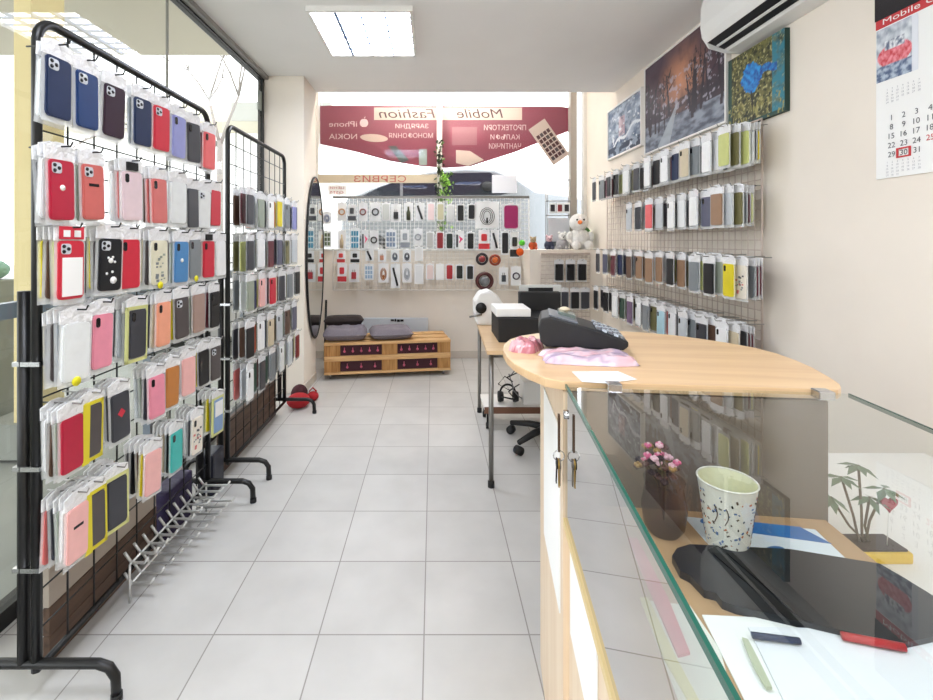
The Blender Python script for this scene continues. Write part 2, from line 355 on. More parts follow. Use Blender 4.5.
ORD = ['first', 'second', 'third', 'fourth', 'fifth', 'sixth', 'seventh', 'eighth', 'ninth', 'tenth', 'eleventh', 'twelfth', 'thirteenth', 'fourteenth', 'fifteenth', 'sixteenth',
       'seventeenth', 'eighteenth', 'nineteenth', 'twentieth', 'twenty-first', 'twenty-second', 'twenty-third', 'twenty-fourth', 'twenty-fifth', 'twenty-sixth', 'twenty-seventh', 'twenty-eighth']

# ------------------------------------------------------------------ black racks
def rack(label, Y0, Y1, rows, hz):
    X = -1.066; r = .0125; t = empty('display_rack', (0, 0, 0)); tag(t, label, 'display rack', 'black wire display racks')
    m = MB(); top = 1.838; c = .06; pts = [(X, Y0, .08)]
    pts += [(X, Y0+c*(1-math.cos(a)), top-c+c*math.sin(a)) for a in [i*PI/12 for i in range(7)]]
    pts += [(X, Y1-c*(1-math.cos(a)), top-c+c*math.sin(a)) for a in [i*PI/12 for i in range(6, -1, -1)]] + [(X, Y1, .08)]
    m.tube(pts, r, M_black, 10); m.tube([(X, Y0, .08), (X, Y1, .08)], .009, M_black); m.build('outer_frame', t)
    g = MB(); n = round((Y1-Y0)/.105)
    for i in range(1, n): y = Y0+(Y1-Y0)*i/n; g.tube([(X, y, .08), (X, y, top)], .0028, M_black, 5)
    z = .08+hz
    while z < top-.02: g.tube([(X, Y0, z), (X, Y1, z)], .0026, M_black, 5); z += hz
    g.build('wire_grid', t)
    for y in (Y0, Y1):
        f = MB(); yy = y-.002
        pts = [(-1.28, yy, 0), (-1.28, yy, .06), (-1.262, yy, .088), (-1.235, yy, .1), (-.90, yy, .1), (-.87, yy, .09), (-.853, yy, .065), (-.85, yy, .0)]
        f.tube(pts, .0125, M_black, 10); f.tube([(-.85, yy, 0), (-.85, yy, .02)], .0145, M_blackm, 10); f.build('foot', t)
        s = MB(); s.tube([(X-.035, y, .1), (X-.035, y, 1.10)], .0145, M_black, 10); s.build('support_post', t)
        for z in (.35, .62, .9): q = MB(); q.box((X-.055, y-.014, z), (X+.018, y+.014, z+.012), M_chrome); q.build('clamp', t)
    return t
rack1 = rack('tall black wire rack nearest the camera, hung with bagged phone cases', 1.238, 2.177, None, .104)
rack2 = rack('second tall black wire rack of phone cases, standing nearer the back window', 2.387, 3.30, None, .104)
def hook(parent, p0, p1, m, r=.0025, lip=.012):
    h = MB(); d = Vector(p1)-Vector(p0); e = Vector(p1)+d.normalized()*.006+Vector((0, 0, lip))
    h.tube([p0, p1, e], r, m, 5); h.build('hook', parent)
ROWN = ['top', 'second', 'third', 'fourth', 'fifth', 'lowest']
T1 = [1.712, 1.453, 1.235, 1.012, .765, .512]
F1 = [
 [(57.5,'navy',0,None),(86,'blue',0,None),(114,'plum',0,None),(142,'navy',0,None),(161,'red',0,None),(178.5,'lilac',1,None),(192.5,'dkgrey',1,None),(209,'coral',1,None)],
 [(60,'crimson',0,'logo'),(91.5,'terracotta',0,'text'),(131,'palepink',1,'clip'),(158,'rose',1,None),(178,'clear',None,None),(192,'dkgrey',None,None),(204,'clear',0,None),(215,'red',None,None)],
 [(70,'red',0,'label'),(110,'black',0,'paws'),(129,'red',1,None),(158.5,'cream',1,'sticker'),(181,'skyblue',1,'logo'),(194,'grey',1,'sticker'),(208,'red',1,'clip'),(220,'white',None,None)],
 [(76,'clear',None,'sticker'),(102,'pink',1,None),(137,'dkgrey',1,'pack'),(163,'peach',1,None),(181,'smoke',0,None),(198,'taupe',None,None),(214,'black',1,'text')],
 [(71,'crimson',None,None),(91,'smoke',None,'ypack'),(119,'dkgrey',None,'diamond'),(156,'pink',1,None),(172,'orange',None,None),(188,'lpink',None,None),(203,'black',None,None),(215,'smoke',0,None)],
 [(77,'lpink',None,'text'),(93,'smoke',None,'ypack'),(116,'dkgrey',None,'pack'),(153,'lpink',None,None),(176,'teal',1,None),(197,'floral',1,None),(218,'gradient',None,'pack')]]
BACK = ['dkgrey', 'sage', 'clear', 'beige', 'black', 'grey', 'lime', 'olive', 'cleargrey', 'dkgrey', 'maroon', 'smoke', 'white', 'rose', 'dkgrey', 'yellow', 'brown']
NST = [2, 3, 4, 4, 4, 5]; XF1 = -.975
for ri, row in enumerate(F1):
    for hi, (px, c, cam, ex) in enumerate(row):
        Y = F*abs(XF1)/(CX-px); zt = T1[ri]+R.uniform(-.008, .008); deg = 90-R.uniform(3, 14)
        hook(rack1, (-1.066, Y+.012, zt+.036), (XF1+.028, Y, zt+.036), M_hook if ri > 3 else M_black)
        pos = '%s hook from near end, %s row, near rack' % (ORD[hi], ROWN[ri])
        case(XF1, Y, zt, deg, c, 'front %s phone case, %s' % (cname(c), pos), 'bagged phone cases on the near rack', cam=cam, extra=ex, s=.93 if ri > 3 else 1, tilt=R.uniform(-.04, .04))
        for k in range(1, NST[ri]):
            cc = R.choice(BACK); xx = XF1-.0175*k
            case(xx, Y+.003*k+R.uniform(-.003, .003), zt+R.uniform(-.008, .006), deg+R.uniform(-3, 3), cc, '%s phone case, %s from front, %s' % (cname(cc), ORD[k], pos), 'bagged phone cases on the near rack', s=.93 if ri > 3 else 1, tilt=R.uniform(-.05, .05))
# far rack
T2 = [1.475, 1.24, 1.015, .775, .56]
F2 = [['dkgrey','grey','sage','black','white','orange','yellow','clear','grey','white','lilac','navy'],
      ['dkgrey','grey','white','navy','maroon','dkgrey','slate','black','olive','clear','cleargrey','dred'],
      ['sage','navy','lpink','palepink','red','beige','dkgrey','clear','grey','white','black'],
      ['black','redorange','white','navy','beige','dred','cleargrey','sage','brown','taupe','slate','dred'],
      ['white','green','dkgrey','green','grey','dkgrey','clear','sage','cleargrey','dkgrey','dred']]
for ri, row in enumerate(F2):
    n = len(row)
    for hi, c in enumerate(row):
        Y = 2.40+(3.33-2.40)*(hi+.3)/n; zt = T2[ri]+R.uniform(-.008, .008); xo = -.965-.022*(hi % 2); deg = 90-R.uniform(0, 10)
        hook(rack2, (-1.066, Y+.005, zt+.036), (xo+.025, Y, zt+.036), M_hook)
        case(xo, Y, zt, deg, c, 'front %s phone case, %s hook from near end, %s row, far rack' % (cname(c), ORD[hi], ROWN[ri] if ri < 4 else 'lowest'), 'bagged phone cases on the far rack', cam=R.choice([None, 1]))
        for k in range(1, 3): case(xo-.036*k, Y+.004*k, zt+R.uniform(-.006, .006), deg+R.uniform(-3, 3), R.choice(BACK), into=stock)

# ------------------------------------------------------------------ right wall grid
gr = empty('wire_grid_panel', (0, 0, 0)); tag(gr, 'pale wire grid on the beige side wall, hung with four rows of cases', 'display grid')
m = MB(); GX = 1.598; y0, y1, z0, z1 = 2.235, 4.22, .60, 1.83
for i in range(41): y = y0+(y1-y0)*i/40; m.tube([(GX, y, z0), (GX, y, z1)], .0022 if i % 40 else .005, M_wire, 5)
for i in range(26): z = z0+(z1-z0)*i/25; m.tube([(GX, y0, z), (GX, y1, z)], .0022 if i % 25 else .005, M_wire, 5)
m.build('wire_grid', gr)
for y in (2.4, 3.2, 4.1):
    for z in (.75, 1.75): MB().box((GX, y-.012, z-.012), (XR, y+.012, z+.012), M_wwire).build('bracket', gr)
T3 = [1.757, 1.47, 1.125, .80]
F3 = [[(597,'dkgrey'),(602,'grey'),(607,'pink'),(613,'black'),(618,'black'),(625,'white'),(633,'white'),(641,'dkgrey'),(648,'black'),(657,'white'),(664,'black'),(670,'dkgrey'),(677,'white'),(686,'navy'),(693,'black'),(701,'beige'),(709,'grey'),(717,'black'),(728,'white'),(736,'white'),(743,'dkgrey'),(750,'lime'),(757,'olive'),(763,'lime')],
 [(636,'cleargrey'),(643,'dkgrey'),(651,'white'),(659,'coral'),(667,'cleargrey'),(676,'dkgrey'),(685,'white'),(693,'white'),(702,'dkgrey'),(712,'white'),(724,'slate'),(733,'brown'),(741,'tan'),(748,'cleargrey'),(756,'olive')],
 [(601,'dkgrey'),(606,'slate'),(613,'brown'),(618,'maroon'),(623,'navy'),(629,'navy'),(636,'brown'),(644,'tan'),(651,'tan'),(659,'tan'),(667,'tan'),(676,'terracotta'),(684,'black'),(693,'tan'),(706,'brown'),(713,'grey'),(718,'lime'),(724,'lpink'),(731,'black'),(737,'sage'),(746,'floral'),(756,'yellow'),(766,'floral')],
 [(599,'black'),(607,'black'),(615,'dred'),(620,'white'),(625,'green'),(631,'beige'),(637,'purple'),(643,'white'),(649,'dkgrey'),(655,'grey'),(661,'olive'),(666,'redorange'),(673,'paleblue'),(682,'white'),(692,'dred'),(699,'cleargrey'),(706,'grey'),(714,'magenta'),(722,'dkgrey'),(729,'brown'),(738,'cleargrey'),(747,'white'),(757,'beige')]]
RN3 = ['top', 'second', 'third', 'lowest']
for ri, row in enumerate(F3):
    for hi, (px, c) in enumerate(row):
        X = 1.425+.028*(hi % 3); Y = F*(1.45+.11*(px-597)/166)/(px-CX)+.012*(hi % 3); zt = T3[ri]+R.uniform(-.006, .006); deg = -90+R.uniform(-1, 9)
        hook(gr, (GX, Y, zt+.036), (X-.03, Y, zt+.036), M_hook)
        case(X, Y, zt, deg, c, 'front %s phone case, %s from the window, %s row, wall grid' % (cname(c), ORD[hi], RN3[ri]), 'bagged phone cases on the wall grid', cam=R.choice([None, 1]))
        for k in range(1, 4): case(X+.06+.014*(k-1)-.02*(hi % 3), Y+R.uniform(-.002, .002), zt+R.uniform(-.005, .005), deg, R.choice([c, c]+BACK), into=stock, s=.95)
st = stock.build('phone_cases'); tag(st, 'further bagged phone cases packed behind the front ones on far rack and wall grid', 'phone cases', None, 'stuff')

# ------------------------------------------------------------------ window display grid with packaged accessories
YG = 4.72
wg = empty('window_display_grid', (0, 0, 0)); tag(wg, 'white wire grid across the window wall, hung with small accessory packs', 'display grid')
m = MB(); xa, za = W(333, 290, YG); xb, zb = W(529, 198, YG)
for i in range(49): x = xa+(xb-xa)*i/48; m.tube([(x, YG, za), (x, YG, zb)], .002 if i % 48 else .005, M_wwire, 5)
for i in range(24): z = za+(zb-za)*i/23; m.tube([(xa, YG, z), (xb, YG, z)], .002 if i % 23 else .005, M_wwire, 5)
m.build('wire_grid', wg)
bar = MB(); bar.box((xa, YG-.01, zb), (xb, YG+.01, zb+.02), M_steel); bar.build('top_rail', wg)
for x in (xa+.02, 0, xb-.02):
    MB().box((x-.01, YG, 1.0), (x+.01, YB, 1.02), M_wwire).build('bracket', wg)
M_card = mat('white_card', '#eef0f1', .5); M_clearp = mat('clear_blister', '#f2f5f6', .1, trans=.7)
def acc(c): return mat('accessory_'+c, c, .45)
def pack(px, py, wpx, hpx, kind, c, label, name='blister_pack', cat='blister pack', Y=None, card=None, group='small packs on the window grid'):
    Y = Y or YG-.035; x, z = W(px, py, Y); w = wpx*Y/F/2; h = hpx*Y/F/2
    t = empty(name, (x, Y, z-h)); tag(t, label, cat, group)
    b = MB(); b.box((-w, -.003, 0), (w, .003, 2*h), card or M_card); b.build('backing_card', t, .0008)
    MB().box((-w*.3, -.005, 2*h-.004), (w*.3, .005, 2*h+.008), M_card).build('hanging_tab', t)
    a = MB(); A = acc(c)
    if kind == 'case': a.prism(rrect(-w*.72, h*.15, w*.72, h*1.85, w*.25, 3), -.014, -.003, A)
    elif kind == 'ring': a.tube([(w*.62*math.cos(i*PI/9), -.012, h*1.0+w*.62*math.sin(i*PI/9)) for i in range(18)], .0075, A, 6, closed=True)
    elif kind == 'cable':
        for k in range(3): a.tube([(w*(.3+.15*k)*math.cos(i*PI/7), -.006-.005*k, h*.9+h*(.4+.12*k)*math.sin(i*PI/7)) for i in range(14)], .003, A, 5, closed=True)
        a.box((-.008, -.012, h*.4), (.008, -.003, h*.8), A)
    elif kind == 'plug': a.box((-w*.45, -.022, h*.35), (w*.45, -.003, h*1.1), A); a.tube([(-w*.2, -.012, h*1.1), (-w*.2, -.012, h*1.4)], .003, M_steel, 5); a.tube([(w*.2, -.012, h*1.1), (w*.2, -.012, h*1.4)], .003, M_steel, 5)
    elif kind == 'band': a.box((-w, -.005, h*.1), (w, -.003, h*.65), A); a.prism(rrect(-w*.5, h*.9, w*.5, h*1.6, w*.2, 3), -.014, -.003, A)
    elif kind == 'strip': a.tube([(-w*.5, -.01, h*1.7), (-w*.2, -.012, h*1.2), (w*.1, -.012, h*.8), (w*.45, -.01, h*.2)], .011, A, 7)
    elif kind == 'grid':
        for i in range(3):
            for j in range(3): a.box((-w*.8+i*w*.56, -.009, h*(.2+j*.55)), (-w*.8+i*w*.56+w*.42, -.003, h*(.2+j*.55)+h*.42), A)
    elif kind == 'bottle': a.lathe([(w*.42, h*.1), (w*.45, h*.9), (w*.2, h*1.25), (w*.2, h*1.6)], A, 12, Matrix.Translation((0, -.016, 0)))
    elif kind == 'arrow': a.add([(-w*.2, -.004, h*.6), (w*.8, -.004, h*1.1), (-w*.2, -.004, h*1.5), (w*.1, -.004, h*1.05)], [(0, 1, 2, 3)], A); a.box((-w*.75, -.01, h*.2), (-w*.35, -.003, h*1.6), acc('#3a3c40'))
    a.build({'case': 'phone_case', 'cable': 'cable', 'plug': 'charger', 'bottle': 'bottle'}.get(kind, 'contents'), t)
    MB().tube([(x, Y-.02, z+h+.002), (x, YG, z+h+.002)], .0018, M_hook, 5).build('hook', wg)
    return t
P = [ # px, py, w, h, kind, colour, label
 (342,212,9,18,'ring','#c79b74','tan ring on a clear card, at the corner of the window grid top row'),
 (352,213,8,17,'band','#4a4d52','white card with a dark grey lower band, second in the top row'),
 (363,212,9,18,'ring','#8b5a55','reddish ring on a white card in the top row'),
 (375.5,212,10,19,'ring','#1d1f2a','black watch strap looped on a white card, top row'),
 (386,212,9,18,'case','#cfd3cf','pale empty-looking clear pack beside the black watch strap'),
 (396,213,10,18,'plug','#1b1b1d','black charger on a white card with black edge, top row'),
 (408.5,212,9,18,'bottle','#3a4026','dark olive bottle in a clear pack, top row'),
 (420,212,9,18,'strip','#202024','white card with a black strip and red arrow, top row'),
 (431,212,8,19,'case','#f0d9da','pale pink case pack beside the window post'),
 (440.5,212,8,18,'case','#c6c3a3','beige-green case in a clear pack below the ivy'),
 (450.5,213,8,17,'case','#d8dad9','white case in a clear pack, right of the ivy post'),
 (460.5,213,8,18,'case','#141416','black arched case in the top row of the window grid'),
 (471.5,212,8,16,'case','#101018','small black case with white corner, top row of window grid'),
 (342,240,8,18,'bottle','#cbb795','small beige bottle on a white card, second row'),
 (355,239,9,22,'grid','#3f8fae','teal striped card in the second row of the window grid'),
 (365,240,7,20,'arrow','#ef5f86','white card with a bright pink arrow, near the teal card'),
 (374,240,9,19,'ring','#17171a','white card holding a thick black ring, second row'),
 (391,239,11,19,'grid','#7c8ea6','card of blue-grey squares in the second row'),
 (405,239,9,19,'band','#8d949d','white card with a silver band, next to blue-grey squares'),
 (418,237,9,17,'ring','#9aa0a6','silver ring on a white card, second row'),
 (430,240,8,17,'case','#b9bab8','light grey case with dark rim, second row'),
 (440,240.5,8,18,'case','#8c2129','dark red case in a clear bag, second row of the window grid'),
 (449.5,241,8,17,'case','#14251e','black-green case in the second row of the window grid'),
 (459.5,240,9,18,'arrow','#e0457a','grey pack with a pink arrow, between two dark cases'),
 (470.5,241,8,18,'case','#101113','black case closing the second row by the red pack'),
 (484,240,11,20,'band','#cf2f36','tall white pack with a red lower patch'),
 (495,240,8,20,'strip','#26282b','white card with a thin black stylus'),
 (505,243,8,24,'case','#17171b','long black pack with a red dot near the grid end'),
 (514.5,245,9,26,'band','#202326','long white pack with black lower part, end of second row'),
 (341,257,8,12,'band','#c33a3a','small white card with a red foot, third row start'),
 (355,257,9,12,'band','#1c1c1e','small white card with a black foot, third row'),
 (369.5,255,8,12,'strip','#19191c','small white card with a black pin, third row'),
 (382,256,8,12,'plug','#c08468','small beige card with a red-brown plug, third row'),
 (395,256,8,12,'cable','#5d6470','small white card with a grey curl, above the black stylus pack'),
 (407,256,8,12,'cable','#4b5058','small white card with a dark curl, third row'),
 (419,254,8,14,'case','#e6e6e4','small blank white pack ending the third row'),
 (342,273,9,19,'band','#c62f38','white pack with red base, start of the lowest row'),
 (354,273,10,18,'plug','#a8313a','white pack with a small red heart, lowest row'),
 (369,272,9,16,'grid','#9db8cf','white pack with a light blue print, lowest row'),
 (383.5,273,10,19,'cable','#b06f35','orange-brown coiled cable in a pack, lowest row'),
 (395.5,276,9,24,'strip','#14161a','long white pack with a slanting black stick, lowest row'),
 (407,273,9,19,'cable','#a9aeb4','white cable in a white pack, lowest row'),
 (419,274,9,20,'case','#dfe1e2','white charger box between two pale packs'),
 (430,272,8,16,'case','#e2cfcb','pinkish white case in the lowest row of the window grid'),
 (440,272,8,16,'case','#eff1f1','plain white case in the lowest row of the window grid'),
 (449.5,272,8,16,'case','#a5272f','dark red case in the lowest row of the window grid'),
 (459.5,272,8,15,'case','#1c2120','black-green case in the lowest row of the window grid'),
 (470,272.5,8,15,'case','#17181a','black ribbed case in the lowest row of the window grid'),
 (503.5,276,9,17,'plug','#3d4247','grey oval adapter in a clear pack, lowest row'),
 (516,276,10,19,'ring','#3a3140','white pack with a dark round gadget, last of the lowest row'),
 (327,218,9,12,'cable','#8f97ad','white card with grey cable, hung beside the pillar mirror'),
 (326,239,11,16,'grid','#5a6a4a','card of green and black trinkets beside the pillar mirror'),
]
for p in P: pack(*p)
# big packs
pack(487, 215, 24, 27, 'cable', '#17181a', 'wide white pack holding several black loops, top row')
t = pack(511, 217, 19, 27, 'case', '#9c2160', 'magenta zip pouch in a clear bag at the top end of the grid', 'pouch_pack', 'pouch', card=M_clearp)
# round gadgets
def gadget(px, py, r, c1, c2, label, name='game_controller', cat='gadget'):
    Y = YG-.05; x, z = W(px, py, Y); rr = r*Y/F
    t = empty(name, (x, Y, z)); tag(t, label, cat)
    a = MB(); a.tube([(rr*.78*math.cos(i*PI/10), 0, rr*.78*math.sin(i*PI/10)) for i in range(20)], rr*.2, acc(c1), 8, closed=True); a.build('rim', t)
    b = MB(); b.lathe([(rr*.55, 0), (rr*.5, .02), (rr*.2, .028)], acc(c2), 18, Matrix.Rotation(PI/2, 4, 'X')); b.build('centre', t)
    MB().tube([(0, 0, rr), (0, .05, rr+.006)], .002, M_hook, 5).build('hanging_loop', t)
gadget(484.5, 281, 9.5, '#4a1a1c', '#6f7276', 'round red and black gadget with a grey centre hanging low on grid', 'steering_wheel_toy', 'toy')
gadget(482, 259, 6.5, '#2b2023', '#8a3135', 'small dark round gadget with red spots above the grey one')
gadget(495, 260, 6, '#8e3b1f', '#d1662c', 'small orange and black round gadget')

# goods on the ledge front
lg = empty('ledge_grid', (0, 0, 0)); tag(lg, 'small pale wire grid on the ledge wall beside the printer', 'display grid')
YL = 4.40; m = MB(); xa, za = W(541, 325, YL); xb, zb = W(590, 253, YL)
for i in range(13): x = xa+(xb-xa)*i/12; m.tube([(x, YL, za), (x, YL, zb)], .002, M_wire, 5)
for i in range(18): z = za+(zb-za)*i/17; m.tube([(xa, YL, z), (xb, YL, z)], .002, M_wire, 5)
m.build('wire_grid', lg); MB().box((xa, YL, zb-.02), (xb, 4.42, zb), M_wire).build('bracket', lg)
for i, px in enumerate((559, 570.5, 582)):
    x, z = W(px, 264, YL-.05); case(x, YL-.05, z, 0, 'black', 'black phone case, %s of three in the upper row on the ledge grid' % ORD[i], 'black cases on the ledge grid', cam=1)
    hook(lg, (x, YL, z+.036), (x, YL-.075, z+.036), M_hook)
for i, px in enumerate((544, 554, 564, 575, 585)):
    x, z = W(px, 292, YL-.05); case(x, YL-.05, z, R.uniform(-4, 4), 'black' if i % 2 else 'dkgrey', '%s phone case, %s of five in the lower row on the ledge grid' % (('black' if i % 2 else 'dark grey'), ORD[i]), 'black cases on the ledge grid', cam=None)
    hook(lg, (x, YL, z+.036), (x, YL-.075, z+.036), M_hook)

# ------------------------------------------------------------------ plush toys on the ledge
def fuzz(name, c): return mat(name, c, .95, bump=.8, scale=90, vary=.08)
FW = fuzz('white_plush', '#e3e2df')
x, z = W(582, 243, 4.52); s = empty('plush_snowman', (x, 4.60, 1.15)); s.scale = (1.25,)*3; tag(s, 'white plush snowman with orange nose and green back sitting on the ledge', 'plush toy')
b = MB(); b.ball((0, 0, .085), .085, FW, sc=(1, .9, 1)); b.ball((-.045, -.07, .035), .036, FW); b.ball((.05, -.07, .035), .036, FW); b.ball((-.08, -.02, .1), .03, FW, sc=(1, 1, 1.5)); b.ball((.08, -.02, .1), .03, FW, sc=(1, 1, 1.5)); b.build('body', s)
b = MB(); b.ball((-.01, -.01, .215), .072, FW); b.build('head', s)
b = MB(); b.lathe([(.018, 0), (.001, .06)], fuzz('orange_felt', '#e07a3a'), 10, Matrix.Translation((-.02, -.075, .215)) @ Matrix.Rotation(PI/2, 4, 'X')); b.build('nose', s)
b = MB(); b.ball((-.04, -.07, .235), .008, M_blackm, 8); b.ball((.012, -.077, .235), .008, M_blackm, 8); b.build('eyes', s)
b = MB(); b.ball((.03, .03, .1), .09, fuzz('green_plush', '#4f7d45'), sc=(.9, .6, 1)); b.build('green_back', s)
def plush(px, r, body, head, label, cat='plush toy', Y=4.6, dy=0, ears=True):
    x = (px-CX)*Y/F; t = empty('plush_toy', (x, Y, 1.15)); tag(t, label, cat)
    a = MB(); a.ball((0, 0, r), r, body, sc=(1.1, .9, 1)); a.ball((-r*.6, -r*.8, r*.35), r*.38, body); a.ball((r*.6, -r*.8, r*.35), r*.38, body); a.build('body', t)
    a = MB(); a.ball((0, -r*.2, r*2.35), r*.72, head)
    if ears: a.ball((-r*.55, -r*.1, r*3.0), r*.27, head, 8); a.ball((r*.55, -r*.1, r*3.0), r*.27, head, 8)
    a.build('head', t)
    a = MB(); a.ball((-r*.25, -r*.88, r*2.45), r*.09, M_blackm, 6); a.ball((r*.25, -r*.88, r*2.45), r*.09, M_blackm, 6); a.ball((0, -r*.9, r*2.25), r*.12, M_blackm, 6); a.build('face', t)
plush(562, .055, fuzz('grey_plush', '#a9a7aa'), FW, 'grey and white plush animal beside the snowman', Y=4.66)
plush(549, .045, fuzz('dark_blue_plush', '#353b50'), fuzz('pink_plush', '#c9a9b2'), 'small plush toy with dark blue body and pinkish head', Y=4.62)
plush(533, .04, fuzz('orange_plush', '#c4552c'), fuzz('tan_plush', '#b7a27f'), 'small orange plush toy with a tan head at the ledge corner', Y=4.55)
for (px, py, r, c, nm) in ((522, 243, .03, '#59c23a', 'bright green pom-pom ball hanging at the grid end'), (520, 252, .038, '#e8601e', 'bright orange pom-pom ball below the green one')):
    x, z = W(px, py, 4.6); a = MB(); a.ball((0, 0, 0), r, fuzz('pom_'+c[1:], c)); a.tube([(0, 0, r*.8), (0, .06, r*1.5), (0, .12, r*1.6)], .002, M_blackm, 5); o = a.build('pompom_ball', loc=(x, 4.6, z)); tag(o, nm, 'ball')
# little wire display stand behind the toys
ws = empty('counter_display_stand', (W(558, 0, 4.78)[0], 4.78, 1.15)); tag(ws, 'small wire display stand with printed cards by the window', 'display stand')
a = MB()
for x in (-.12, .12):
    for y in (-.03, .03): a.tube([(x, y, 0), (x, y, .72)], .004, M_steel, 6)
for z in (.0, .35, .5, .72): a.tube([(-.12, -.03, z), (.12, -.03, z), (.12, .03, z), (-.12, .03, z)], .003, M_steel, 5, closed=True)
a.build('wire_frame', ws)
for x, c in ((-.065, '#2c2a30'), (.01, '#7c2b33'), (.08, '#2c2a30')): a = MB(); a.box((x-.034, -.036, .37), (x+.034, -.032, .48), M_card); a.box((x-.022, -.04, .39), (x+.022, -.036, .46), acc(c)); a.build('printed_card', ws)
a = MB(); a.box((-.11, -.035, .08), (.11, -.031, .32), acc('#c7c9cf')); a.build('back_card', ws)

# ------------------------------------------------------------------ window banner and signs
def vinyl(name, c):
    m = bpy.data.materials.new(name); m.use_nodes = True; nt = m.node_tree; b = nt.nodes['Principled BSDF']; b.inputs['Base Color'].default_value = (*lin(c), 1); b.inputs['Roughness'].default_value = .6
    t = nt.nodes.new('ShaderNodeBsdfTranslucent'); t.inputs[0].default_value = (*lin(c), 1); mx = nt.nodes.new('ShaderNodeMixShader'); mx.inputs[0].default_value = .28
    nt.links.new(b.outputs[0], mx.inputs[1]); nt.links.new(t.outputs[0], mx.inputs[2]); nt.links.new(mx.outputs[0], nt.nodes['Material Output'].inputs[0]); MATS[name] = m; return m
M_ban = vinyl('banner_vinyl', '#96485c'); M_banl = vinyl('banner_light', '#e6cfc6'); M_banw = vinyl('banner_letter', '#f2d6da'); M_band = vinyl('banner_dark', '#50282f')
YN = 4.965
bn = empty('window_banner', (0, 0, 0)); tag(bn, 'maroon vinyl banner seen from behind across the top of the window', 'banner')
pl = [(320,106),(330,105.5),(440,106),(560,106.5),(572,108),(572,130),(545,140),(515,152),(490,160),(470,166.5),(445,168),(420,166),(390,161),(355,151.5),(320,144)]
a = MB(); a.prism([W(px, py, YN) for px, py in pl], YN, YN+.003, M_ban); a.build('banner_sheet', bn)
a = MB(); YT = YN-.001; q = [W(374, 107.5, YT), W(374, 120, YT), W(522, 120, YT), W(522, 107.5, YT)]; a.prism(q, YT, YT+.001, M_banl); a.build('name_strip', bn)
def TX(px, py, Y): x, z = W(px, py, Y); return Matrix.Translation((x, Y, z))
a = MB(); Yt = YN-.003; k = Yt/F
text_into(a, 'Mobile', 46*k, M_band, TX(480, 113.5, Yt), 9*k, True, shear=.2); text_into(a, 'Fashion', 56*k, M_band, TX(407, 113.5, Yt), 9*k, True, shear=.2)
for s_, w, px, py in (('ПРОТЕКТОРИ', 42, 505, 127.5), ('КАЛЪФИ', 29, 505, 137), ('ЧАНТИЧКИ', 32, 505, 146), ('ЗАРЯДНИ', 33, 412, 126.5), ('МОНОФОНИЯ', 44, 411, 135.5), ('iPhone', 28, 343, 124), ('NOKIA', 28, 343, 136.5)):
    text_into(a, s_, w*k, M_banw, TX(px, py, Yt), 5.5*k, True)
a.build('lettering', bn)
a = MB(); x, z = W(364, 123, Yt)
a.prism([(x+.045*math.cos(t*PI/16)*(1-.25*abs(math.sin(t*PI/16))**8), z+.048*math.sin(t*PI/16)*(1-.14*math.exp(-(math.cos(t*PI/16)/.3)**2))) for t in range(32)], Yt-.001, Yt, M_banw)
a.add([(x, Yt-.001, z+.04), (x+.02, Yt-.001, z+.07), (x+.005, Yt-.001, z+.065)], [(0, 1, 2)], M_banw); a.build('fruit_logo', bn)
a = MB(); x, z = W(374, 138, Yt); a.prism([(x+.15*math.cos(t*PI/12), z-.01*math.cos(t*PI/12)+.042*math.sin(t*PI/12)) for t in range(24)], Yt, Yt+.001, M_banl); a.build('oval_logo', bn)
def poly(px, m, nm, Y=Yt): a = MB(); a.prism([W(x, y, Y) for x, y in px], Y, Y+.001, m); return a.build(nm, bn)
poly([(388,146),(396,146),(409,160),(401,163)], mat('banner_phone', '#55595a', .5), 'phone_picture')
poly([(419,149),(427,149),(427,165),(419,165)], mat('banner_phone_light', '#9aa3a0', .5), 'phone_picture')
poly([(456,150),(470,151),(484,160),(468,166),(456,163)], M_banl, 'phone_picture'); poly([(452,127),(477,127),(477,145),(452,145)], mat('banner_tile', '#9c6470', .6), 'phone_picture')
kp = MB(); ax, az = W(549, 142, Yt-.006); T = Matrix.Translation((ax, Yt-.006, az)) @ Matrix.Rotation(math.radians(-35), 4, 'Y'); M_kp = vinyl('keypad_phone', '#d9c6bf')
kp.box((-.105, -.002, -.235), (.105, .004, .235), M_kp, T)
for i in range(4):
    for j in range(6): kp.box((-.082+i*.043, -.004, -.19+j*.055), (-.082+i*.043+.034, -.002, -.19+j*.055+.042), M_band if (i+j) % 3 else mat('key_dark', '#4a3d42', .6), T)
kp.build('keypad_phone_picture', bn)
a = MB()
for px in (322, 438, 443, 570):
    x, z = W(px, 106, YN); a.tube([(x, YN, z), (x, YN-.01, z+.03), (x, 4.95, z+.05)], .004, M_white, 6)
a.build('tie', bn)
sg = empty('window_sign', (0, 0, 0)); tag(sg, 'beige window strip with red lettering read from behind, below the banner', 'sign')
a = MB(); Y = 4.85; a.prism([W(318, 174.5, Y), W(318, 183, Y), W(437, 183, Y), W(437, 174.5, Y)], Y, Y+.004, mat('sign_beige', '#c9bba2', .5)); a.build('strip', sg)
a = MB(); text_into(a, 'СЕРВИЗ', 52*Y/F, mat('sign_red', '#b0524c', .5), TX(380, 178.8, Y-.001), 6.5*Y/F, True); a.build('lettering', sg)
sg = empty('paper_notice', (0, 0, 0)); tag(sg, 'small white notice with red lines stuck low on the window by the pillar', 'notice')
a = MB(); a.prism([W(328, 185, Y), W(328, 195, Y), W(347, 195, Y), W(347, 185, Y)], Y, Y+.002, M_paper); a.build('sheet', sg)
